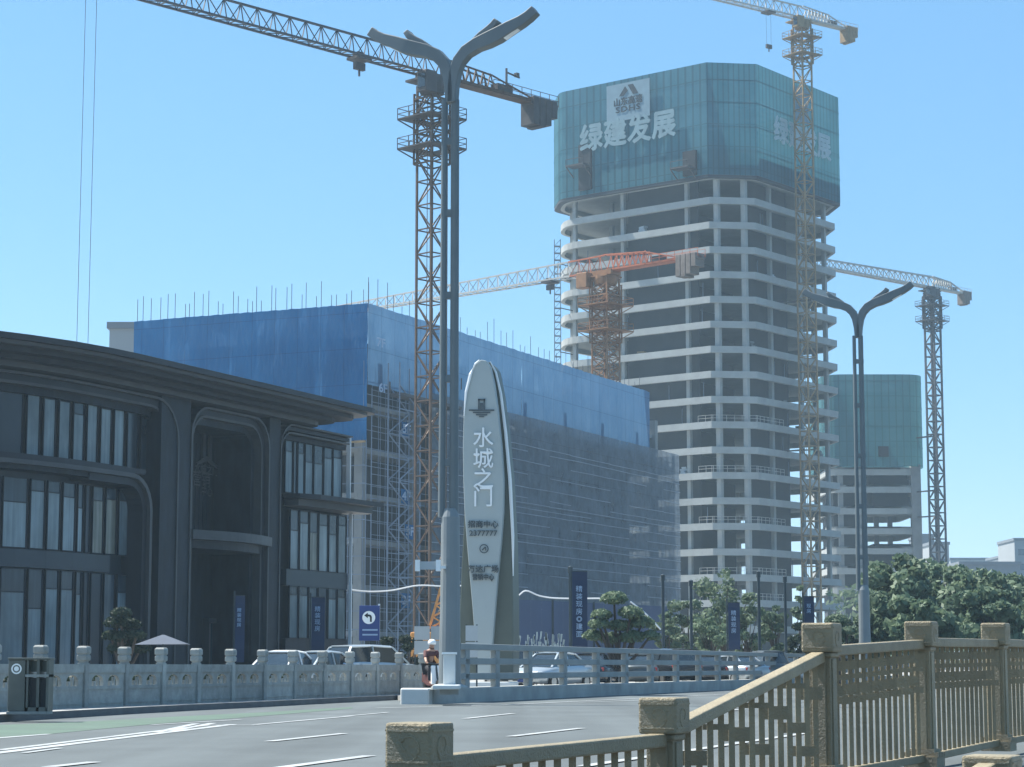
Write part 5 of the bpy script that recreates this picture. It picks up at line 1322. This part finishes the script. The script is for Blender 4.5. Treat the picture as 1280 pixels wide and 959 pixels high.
spec = [ # u, v top, Y, radius px, mat, label
    (1118, 694, 140, 42, 'leaf', 'large round crowned tree directly right of the farther winged street lamp'),
    (1168, 690, 150, 50, 'leaf', 'tallest dense tree, rising in front of the base of the shorter netted tower'),
    (1212, 704, 146, 46, 'leaf', 'dense tree right of the slim pale crane mast, third from the lamp'),
    (1262, 722, 150, 44, 'leaf', 'lower dense tree at the far right under the hazy skyline'),
    (1238, 730, 128, 40, 'leaf', 'low spreading tree behind the right end of the tan fence'),
    (1100, 742, 122, 30, 'leaf2', 'small pale green tree at the foot of the farther winged street lamp'),
    (1150, 745, 118, 42, 'leaf', 'broad low tree behind the middle of the tall tan fence'),
    (1300, 738, 132, 40, 'leaf', 'bushy tree cut by the right edge')]
for i, (u, v, Y, rp, mm_, lb) in enumerate(spec):
    base, h = tp(u, v, Y); tree('tree', lb, base, h, rp * Y / F, 20 + i, mm_, h * .3, 30, 150, .26, GA)
base, h = tp(905, 711, 150); tree('tree', 'loose pale green tree with ragged crown, tallest before the tower base', base, h, 2.1, 40, 'leaf2', 1.8, 24, 110, .17, 'loose young trees before the tall tower')
for i, (u, v, Y, rp, mm_, lb) in enumerate([(860, 740, 146, 26, 'leaf2', 'loose grey green tree just right of the cloud pruned pine'), (935, 745, 140, 24, 'leaf2', 'small loose tree right of the banner with pale characters'), (885, 755, 138, 24, 'leaf', 'low dark bushy tree in front of the loose tall tree'),
                                (1000, 727, 150, 15, 'leaf', 'narrow bright green tree between the dark post and the tower crane mast'), (966, 752, 142, 20, 'leaf2', 'low grey green tree between the two rightmost dark posts'), (1000, 772, 132, 17, 'leaf3', 'low dark shrub left of the tallest tan fence post'), (835, 762, 142, 18, 'leaf2', 'small grey green bush touching the cloud pruned pine'), (1062, 770, 140, 22, 'leaf3', 'dark low shrub between the tan fence post and the farther winged lamp')]):
    base, h = tp(u, v, Y); tree('tree', lb, base, h, rp * Y / F, 50 + i, mm_, max(.7, h * .22), 20, 110, .15, 'loose young trees before the tall tower')
# far tree belt
belt = MB(); vs, fs, _ = crown_mesh(99, 1, 1, 2, 10, .2, .5)
r = np.random.RandomState(5); V = []; Fc = []
for i in range(9000):
    x = r.uniform(40, 175); y = 262 + r.uniform(-8, 22) ; top = 10.5 + 2.2 * math.sin(x * .09) + 1.6 * math.sin(x * .31 + 1); z = top * r.uniform(.05, 1) ** .6
    a = r.normal(size=3); a /= np.linalg.norm(a); b = np.cross(a, r.normal(size=3)); b /= np.linalg.norm(b); n = len(V); s = .5 * r.uniform(.5, 1.3); c = np.array([x, y, z])
    V += [tuple(c - a * s), tuple(c + b * s * .6), tuple(c + a * s), tuple(c - b * s * .6)]; Fc.append((n, n + 1, n + 2, n + 3))
o = belt.add(V, Fc).build('tree_belt', M['leaf2']); tag(o, 'hazy belt of distant trees reading as one mass behind the street trees', 'trees', kind='stuff')
# cloud pruned pines: stacked rounded pads on bent stems
def cloud_pine(label, base, pads, m, seed, leaf=.09):
    T = thing('cloud_pine', label, 'tree', base, 'cloud pruned pines'); r = np.random.RandomState(seed); fork = Vector(base) + Vector((0, 0, .7))
    t = MB(); t.tube([base, tuple(fork), tuple(fork + Vector((.1, 0, .8)))], [.2, .16, .1], 8)
    for (x, z, rad) in pads:
        c = Vector(base) + Vector((x, r.uniform(-.5, .5), z)); vs = []; fs = []; k = int(1500 * rad * rad) + 160
        for i in range(k):
            d = r.normal(size=3); d /= np.linalg.norm(d); d[2] = abs(d[2]) if r.rand() < .8 else d[2] * .5
            p = np.array(c) + d * np.array([rad, rad, rad * .62]) * r.uniform(.8, 1.03)
            nr = d + r.normal(size=3) * .5; tt = np.cross(nr, r.normal(size=3)); tt /= np.linalg.norm(tt); bb_ = np.cross(nr, tt); bb_ /= np.linalg.norm(bb_); s = leaf * r.uniform(.6, 1.4); n = len(vs)
            vs += [tuple(p - tt * s), tuple(p + bb_ * s * .6), tuple(p + tt * s), tuple(p - bb_ * s * .6)]; fs.append((n, n + 1, n + 2, n + 3))
        MB().add(vs, fs).build('foliage_pad', M[m], T)
        mid_ = (fork + c) / 2 + Vector((0, 0, -.15)); t.tube([tuple(fork), tuple(mid_), tuple(c)], [.11, .08, .05], 6)
    t.build('trunk', M['bark'], T)
Yp = 98; s = Yp / F; b0 = P(772, 800, Yp)
cloud_pine('cloud pruned pine with rounded green pads beside the blue banner', (b0.x, Yp, .15),
           [((u - 772) * s, P(u, v, Yp).z - .15, rp * s) for u, v, rp in ((768, 750, 17), (752, 770, 13), (788, 768, 16), (749, 782, 14), (775, 784, 15), (802, 780, 16), (742, 796, 14), (765, 800, 15), (790, 798, 16), (812, 796, 12))], 'leaf', 3)
Yp = 112; s = Yp / F; b0 = P(1048, 800, Yp)
cloud_pine('cloud pruned pine with a flat top pad beside the tallest tan fence post', (b0.x, Yp, .15), [((u - 1048) * s, P(u, v, Yp).z - .15, rp * s) for u, v, rp in ((1048, 777, 15), (1042, 788, 11), (1060, 790, 11), (1050, 798, 13))], 'leaf2', 4)
Yp = 92; s = Yp / F; b0 = P(155, 820, Yp)
cloud_pine('dark cloud pruned pine before the left windows of the dark building', (b0.x, Yp, .15), [((u - 155) * s, P(u, v, Yp).z - .15, rp * s) for u, v, rp in ((152, 768, 13), (145, 780, 15), (160, 782, 14), (138, 796, 12), (156, 798, 17), (172, 796, 12), (150, 812, 18), (174, 812, 14))], 'leaf3', 5)
b0 = P(492, 800, 105); tree('shrub', 'rounded dark shrub behind the blue road sign', (b0.x, 105, .15), P(492, 783, 105).z - .15, .75, 71, 'leaf3', .4, 12, 150, .1, cat='shrub')
b0 = P(470, 800, 110); tree('shrub', 'low brown green shrub beside the parked silver estate car', (P(515, 800, 110).x, 110, .15), P(515, 796, 110).z, .8, 72, 'leaf3', .3, 10, 120, .1, cat='shrub')
# pale reeds
b0 = P(675, 798, 100); rd_ = thing('reed_clump', 'pale feathery reeds in front of the dark blue hoarding', 'plant', (b0.x, 100, .15)); rr = random.Random(3); m = MB()
for i in range(60):
    x = b0.x + rr.uniform(-1.1, 1.1); h_ = rr.uniform(1.9, 2.75) - abs(x - b0.x) * .2; l_ = rr.uniform(-.2, .2); m.beam((x, 100 + rr.uniform(-.3, .3), .15), (x + l_, 100, h_), .025); 
    m.beam((x + l_, 100, h_ - .35), (x + l_ * 1.3, 100, h_), .06)
m.build('stems', M['reed'], rd_)

# ------------------------------------------------------------------ cars
def car_proto(kind, bodym, label, H=1.48, L=4.6):
    T = thing('parked_car', label, 'car', (0, 0, 0), 'cars parked behind the railings'); W = 1.82
    if kind == 'suv': st_ = [(-2.3, .55, .72, .98), (-2.2, .35, .86, 1.08), (-1.2, .3, .91, 1.12), (0, .28, .91, 1.10), (1.0, .28, .91, 1.06), (1.9, .3, .86, .98), (2.25, .38, .74, .82), (2.33, .5, .6, .68)]; gh = [(-2.15, .75, 1.08, 1.12), (-1.75, .74, 1.1, H), (-.6, .74, 1.1, H + .04), (.5, .73, 1.08, H), (1.25, .74, 1.05, 1.07)]
    else: st_ = [(-2.3, .5, .7, .88), (-2.2, .33, .84, .98), (-1.2, .25, .9, .98), (0, .24, .91, .95), (1.0, .24, .9, .92), (1.9, .27, .84, .80), (2.22, .33, .72, .68), (2.3, .45, .58, .6)]; gh = [(-1.95, .70, .96, .98), (-1.15, .66, .97, H - .05), (-.4, .64, .96, H), (.3, .64, .95, H - .04), (1.2, .72, .90, .92)]
    def loft(sts, name, m, belt=False, par=T, grow=0.0):
        vs = []; fs = []
        for s in sts:
            x, lo, hw, hi = s
            vs += [(x, -hw * .96, lo), (x, -hw, lo + (hi - lo) * .35), (x, -hw * .985, lo + (hi - lo) * .8), (x, -hw * .88, hi), (x, 0, hi + .03), (x, hw * .88, hi), (x, hw * .985, lo + (hi - lo) * .8), (x, hw, lo + (hi - lo) * .35), (x, hw * .96, lo)]
        n = 9
        for i in range(len(sts) - 1):
            for e in range(n): fs.append((i * n + e, i * n + (e + 1) % n, (i + 1) * n + (e + 1) % n, (i + 1) * n + e))
        fs += [tuple(range(n)), tuple(range((len(sts) - 1) * n, len(sts) * n))[::-1]]
        return MB().add(vs, fs).build(name, M[m], par, smooth=True)
    bd_ = loft(st_, 'body', bodym)
    def house(gh, grow, name, m):
        vs = []; fs = []
        for x, hw, lo, hi in gh:
            t = max(0, hi - lo); ti = hw - t * .28
            vs += [(x, -hw - grow, lo), (x, -ti - grow, hi - .02), (x, -ti * .8, hi + grow), (x, ti * .8, hi + grow), (x, ti + grow, hi - .02), (x, hw + grow, lo)]
        n = 6
        for i in range(len(gh) - 1):
            for e in range(n): fs.append((i * n + e, i * n + (e + 1) % n, (i + 1) * n + (e + 1) % n, (i + 1) * n + e))
        fs += [tuple(range(n)), tuple(range((len(gh) - 1) * n, len(gh) * n))[::-1]]
        return MB().add(vs, fs).build(name, M[m], T)
    house(gh, 0, 'windows', 'car_glass')
    # roof skin and pillars in body colour
    rf = MB(); g = gh; rfp = g[1:-1]; vs = []
    for x, hw, lo, hi in rfp: ti = hw - (hi - lo) * .28; vs += [(x, -ti - .012, hi - .02), (x, -ti * .8, hi + .03), (x, ti * .8, hi + .03), (x, ti + .012, hi - .02)]
    n = 4; k = len(rfp); rf.add(vs, [(i * n + e, i * n + e + 1, (i + 1) * n + e + 1, (i + 1) * n + e) for i in range(k - 1) for e in range(3)]); ro = rf.build('roof', M[bodym], T); sm = ro.modifiers.new('s', 'SOLIDIFY'); sm.thickness = .04; sm.offset = 1
    for s in (-1, 1):
      pil = MB()
      if 1:
        for (x0, hw0, lo0, hi0), (x1, hw1, lo1, hi1) in ((g[0], g[1]), (g[-1], g[-2])):
            pil.beam((x0, s * (hw0 + .0), hi0 if hi0 > lo0 + .03 else lo0), (x1, s * (hw1 - (hi1 - lo1) * .28 + .01), hi1), .07)
        x, hw, lo, hi = g[2]; pil.beam((x, s * (hw + .01), lo), (x, s * (hw - (hi - lo) * .28 + .01), hi), .06)
      pil.build('side_frame', M[bodym], T)
    for x in (-1.42, 1.38):
        for s in (-1, 1):
            rr_ = .33 if kind != 'suv' else .36; w = MB(); vs = []; n = 20
            wh = MB(); wh.add([(x + rr_ * math.cos(2 * math.pi * i / n), s * yy, rr_ + rr_ * math.sin(2 * math.pi * i / n)) for yy in (.70, .93) for i in range(n)], [(i, (i + 1) % n, n + (i + 1) % n, n + i) for i in range(n)] + [tuple(range(n)), tuple(range(n, 2 * n))[::-1]])
            wo = wh.build('wheel', M['tyre'], T); r2 = rr_ * .62
            MB().add([(x + r2 * math.cos(2 * math.pi * i / n), s * yy, rr_ + r2 * math.sin(2 * math.pi * i / n)) for yy in (.9, .94) for i in range(n)], [(i, (i + 1) % n, n + (i + 1) % n, n + i) for i in range(n)] + [tuple(range(n, 2 * n))]).build('rim', M['alloy'], wo)
    for s in (-1, 1):
        MB().cbox((2.16, s * .6, .68 if kind != 'suv' else .82), (.24, .34, .13), -s * .35).build('headlight', M['lens'], T, bevel=.02)
        MB().cbox((-2.2, s * .62, .82 if kind != 'suv' else .95), (.16, .3, .15), s * .25).build('tail_light', M['red_lens'], T, bevel=.02)
        MB().cbox((.95, s * .98, .98), (.14, .2, .13)).build('mirror', M[bodym], T, bevel=.03)
    MB().cbox((2.29, 0, .45), (.06, .9, .16)).build('grille', M['hole'], T); MB().cbox((-2.31, 0, .6), (.03, .44, .13)).build('number_plate', M['bluesign'], T); MB().cbox((2.335, 0, .38), (.03, .44, .12)).build('number_plate', M['bluesign'], T)
    return T
sed = car_proto('sedan', 'car_silver', 'x'); suv = car_proto('suv', 'car_grey', 'x', 1.68)
protos = {'sedan': sed, 'suv': suv}; used = set()
def put_car(kind, u, Y, rz, m, lb):
    o = protos[kind] if kind not in used else copy_tree(protos[kind]); used.add(kind); o.location = (P(u, 820, Y).x, Y, .15); o.rotation_euler.z = rz; o['label'] = lb
    for c in o.children:
        nm_ = c.name.split('.')[0]
        if nm_ in ('body', 'roof', 'side_frame', 'mirror'):
            c.data = c.data.copy(); c.data.materials.clear(); c.data.materials.append(M[m])
put_car('sedan', 362, 82, R(75), 'car_white', 'low white saloon car half hidden by the left part of the stone balustrade')
put_car('sedan', 408, 84, R(62), 'car_silver', 'silver saloon with pale blue windows behind the stone balustrade')
put_car('suv', 466, 86, R(48), 'car_silver', 'silver estate car in front of the blue road sign')
put_car('sedan', 688, 90, R(240), 'car_silver', 'pale silver car seen through the railing left of the blue banner')
put_car('sedan', 742, 96, R(80), 'car_black', 'black car seen through the railing below the cloud pruned pine')
put_car('suv', 636, 94, R(95), 'car_grey', 'dark estate car just right of the foot of the leaf shaped tablet')
put_car('sedan', 795, 102, R(92), 'car_grey', 'dark grey saloon, first right of the black car under the pine')
put_car('suv', 834, 104, R(110), 'car_black', 'black off-roader behind the middle of the grey railing')
put_car('sedan', 880, 110, R(95), 'car_black', 'black saloon behind the railing in line with the loose trees')
put_car('sedan', 915, 114, R(120), 'car_silver', 'silver saloon behind the railing right of the black saloon')
put_car('suv', 955, 118, R(100), 'car_grey', 'dark estate behind the far end of the grey railing')
put_car('sedan', 990, 124, R(90), 'car_white', 'white saloon beside the tallest tan fence post at the railing end')

# pale pyramid canopy
q = P(204, 800, 84); CN = thing('canopy_umbrella', 'pale blue pyramid canopy in front of the dark building', 'parasol', (q.x, 84, .15))
tz = P(200, 793, 84).z; ez = P(204, 806, 84).z; w = .95
MB().add([(q.x, 84, tz), (q.x - w, 83.2, ez), (q.x + w * 1.1, 83.2, ez + .02), (q.x + w * 1.0, 84.9, ez), (q.x - w, 84.9, ez)], [(0, 1, 2), (0, 2, 3), (0, 3, 4), (0, 4, 1)]).build('canopy', M['umb'], CN)
MB().tube([(q.x, 84, .15), (q.x, 84, tz)], .04).build('pole', M['post'], CN)

# ------------------------------------------------------------------ rider on a scooter near the lamp foot
Yr = 74.0; q = P(541, 845, Yr); rx = q.x
SC = thing('motor_scooter', 'dark red electric scooter at the right end of the stone balustrade', 'scooter', (rx, Yr, .15))
def sc(m, n, mt_, **k): return m.build(n, M[mt_], SC, **k)
dirx, diry = .35, -.94
def S(f, s_, z): return (rx + dirx * f - diry * s_, Yr + diry * f + dirx * s_, .15 + z)
for f in (-.6, .62):
    n = 16; m = MB(); m.add([S(f + .24 * math.cos(2 * math.pi * i / n), w_, .24 + .24 * math.sin(2 * math.pi * i / n)) for w_ in (-.06, .06) for i in range(n)], [(i, (i + 1) % n, n + (i + 1) % n, n + i) for i in range(n)] + [tuple(range(n)), tuple(range(n, 2 * n))[::-1]]); sc(m, 'wheel', 'tyre')
m = MB(); m.slab3([S(-.75, -.15, .42), S(-.2, -.15, .3), S(.3, -.15, .28), S(.42, -.15, .34), S(.0, -.15, .42), S(-.1, -.15, .72), S(-.75, -.15, .74)], Vector(S(0, .15, 0)) - Vector(S(0, -.15, 0))); sc(m, 'scooter_body', 'jacket', bevel=.03)
m = MB(); m.slab3([S(-.75, -.13, .75), S(-.05, -.13, .74), S(-.05, -.13, .82), S(-.72, -.13, .86)], Vector(S(0, .13, 0)) - Vector(S(0, -.13, 0))); sc(m, 'saddle', 'tyre', bevel=.02)
m = MB(); m.slab3([S(.36, -.2, .35), S(.5, -.2, .35), S(.36, -.17, .98), S(.28, -.17, .98)], Vector(S(0, .2, 0)) - Vector(S(0, -.2, 0))); sc(m, 'front_shield', 'white', bevel=.03)
sc(MB().tube([S(.6, 0, .3), S(.33, 0, 1.0)], .035), 'steering_column', 'post'); sc(MB().tube([S(.28, -.32, 1.06), S(.33, 0, 1.02), S(.28, .32, 1.06)], .022), 'handlebar', 'post')
def skin_body(name, vs, es, rad, m, parent=None, sub=2):
    me = bpy.data.meshes.new(name); off = wloc(parent) if parent else Vector()
    me.from_pydata([tuple(Vector(v) - off) for v in vs], es, []); o = bpy.data.objects.new(name, me); col.objects.link(o); me.materials.append(m)
    if parent: o.parent = parent
    k = o.modifiers.new('skin', 'SKIN'); k.use_smooth_shade = True
    for i, r_ in enumerate(rad): me.skin_vertices[0].data[i].radius = (r_, r_)
    me.skin_vertices[0].data[0].use_root = True
    sb = o.modifiers.new('sub', 'SUBSURF'); sb.levels = sub; sb.render_levels = sub; return o
PR = thing('person', 'rider in a dull red top and white helmet sitting on the scooter', 'person', (rx, Yr, .15))
jv = [S(-.3, 0, .92), S(-.27, 0, 1.12), S(-.2, 0, 1.32), S(-.17, 0, 1.45), S(-.14, 0, 1.53), S(-.12, 0, 1.6), S(-.1, 0, 1.68),   # pelvis..head
      S(-.2, .19, 1.42), S(-.02, .25, 1.2), S(.22, .3, 1.08), S(-.2, -.19, 1.42), S(-.02, -.25, 1.2), S(.22, -.3, 1.08),
      S(-.22, .1, .88), S(.14, .15, .86), S(.16, .14, .45), S(.28, .14, .36), S(-.22, -.1, .88), S(.14, -.15, .86), S(.16, -.14, .45), S(.28, -.14, .36)]
je = [(0, 1), (1, 2), (2, 3), (3, 4), (4, 5), (5, 6), (3, 7), (7, 8), (8, 9), (3, 10), (10, 11), (11, 12), (0, 13), (13, 14), (14, 15), (15, 16), (0, 17), (17, 18), (18, 19), (19, 20)]
jr = [.10, .10, .11, .10, .055, .085, .095, .08, .055, .038, .08, .055, .038, .1, .085, .055, .045, .1, .085, .055, .045]
skin_body('body', jv, je, jr, M['skin'], PR)
sv = jv[:4] + [jv[7], jv[8], jv[10], jv[11]]; skin_body('jacket', sv, [(0, 1), (1, 2), (2, 3), (3, 4), (4, 5), (3, 6), (6, 7)], [.17, .17, .195, .14, .1, .075, .1, .075], M['jacket'], PR)
tv = [jv[0], jv[13], jv[14], jv[15], jv[17], jv[18], jv[19]]; skin_body('trousers', tv, [(0, 1), (1, 2), (2, 3), (0, 4), (4, 5), (5, 6)], [.2, .135, .115, .08, .135, .115, .08], M['trousers'], PR)
for s_ in (-1, 1):
    for k in range(5):
        a = S(.22, s_ * .3, 1.08); f0 = (k - 1.5) * .018
        pts = [S(.22, s_ * (.3 + f0), 1.08), S(.28, s_ * (.3 + f0), 1.09), S(.31, s_ * (.3 + f0), 1.06), S(.29, s_ * (.3 + f0), 1.03)] if k < 4 else [S(.2, s_ * .26, 1.07), S(.25, s_ * .25, 1.04), S(.28, s_ * .26, 1.03)]
        MB().tube(pts, .0095, 6).build('finger', M['skin'], PR, smooth=True)
m = MB(); hc = S(-.1, 0, 1.7); m.lathe(hc, [(.135, -.02), (.142, .03), (.13, .09), (.095, .135), (.04, .158), (.005, .162)], 16).build('helmet', M['white'], PR, smooth=True)
m = MB(); m.cbox(S(.02, 0, 1.64), (.05, .09, .03), math.atan2(diry, dirx)); m.build('face', M['skin'], PR)

# ------------------------------------------------------------------ far buildings
def far_block(u0, u1, vt, Y, D, lb, m='far_w', win=True, rows=5, cols=4):
    a, b_ = P(u0, vt, Y), P(u1, vt, Y); T = thing('distant_building', lb, 'building', ((a.x + b_.x) / 2, Y, 0), 'hazy distant buildings')
    MB().box(a.x, b_.x, Y, Y + D, 0.1, a.z).build('wall', M[m], T); MB().box(a.x - .3, b_.x + .3, Y - .3, Y + D, a.z, a.z + .8).build('parapet', M['far_g'], T)
    if win:
        for i in range(rows):
            z = a.z - (i + 1) * (a.z * .8 / rows); MB().box(a.x + 1, b_.x - 1, Y - .06, Y - .01, z, z + a.z * .35 / rows).build('window_band', M['far_win'], T)
far_block(137, 170, 411, 260, 20, 'pale grey block peeping over the roof left of the blue netting', 'far_w', False)
far_block(1152, 1168, 671, 620, 20, 'grey block behind the base of the slim pale crane, its lower neighbour darker', 'far_g', True, 4)
far_block(1164, 1186, 681, 600, 20, 'pale low block directly right of the slim pale crane mast', 'far_w', True, 4)
far_block(1188, 1252, 700, 800, 25, 'long low pale block on the right skyline', 'far_w', True, 3)
far_block(1252, 1272, 697, 760, 25, 'grey block between the long pale block and the slab at the edge', 'far_g', True, 3)
far_block(1268, 1300, 676, 640, 22, 'tall pale slab cut by the right edge of the view', 'far_w', True, 7)
far_block(1200, 1275, 706, 560, 20, 'dark low terrace in front of the right skyline', 'far_g', True, 2)
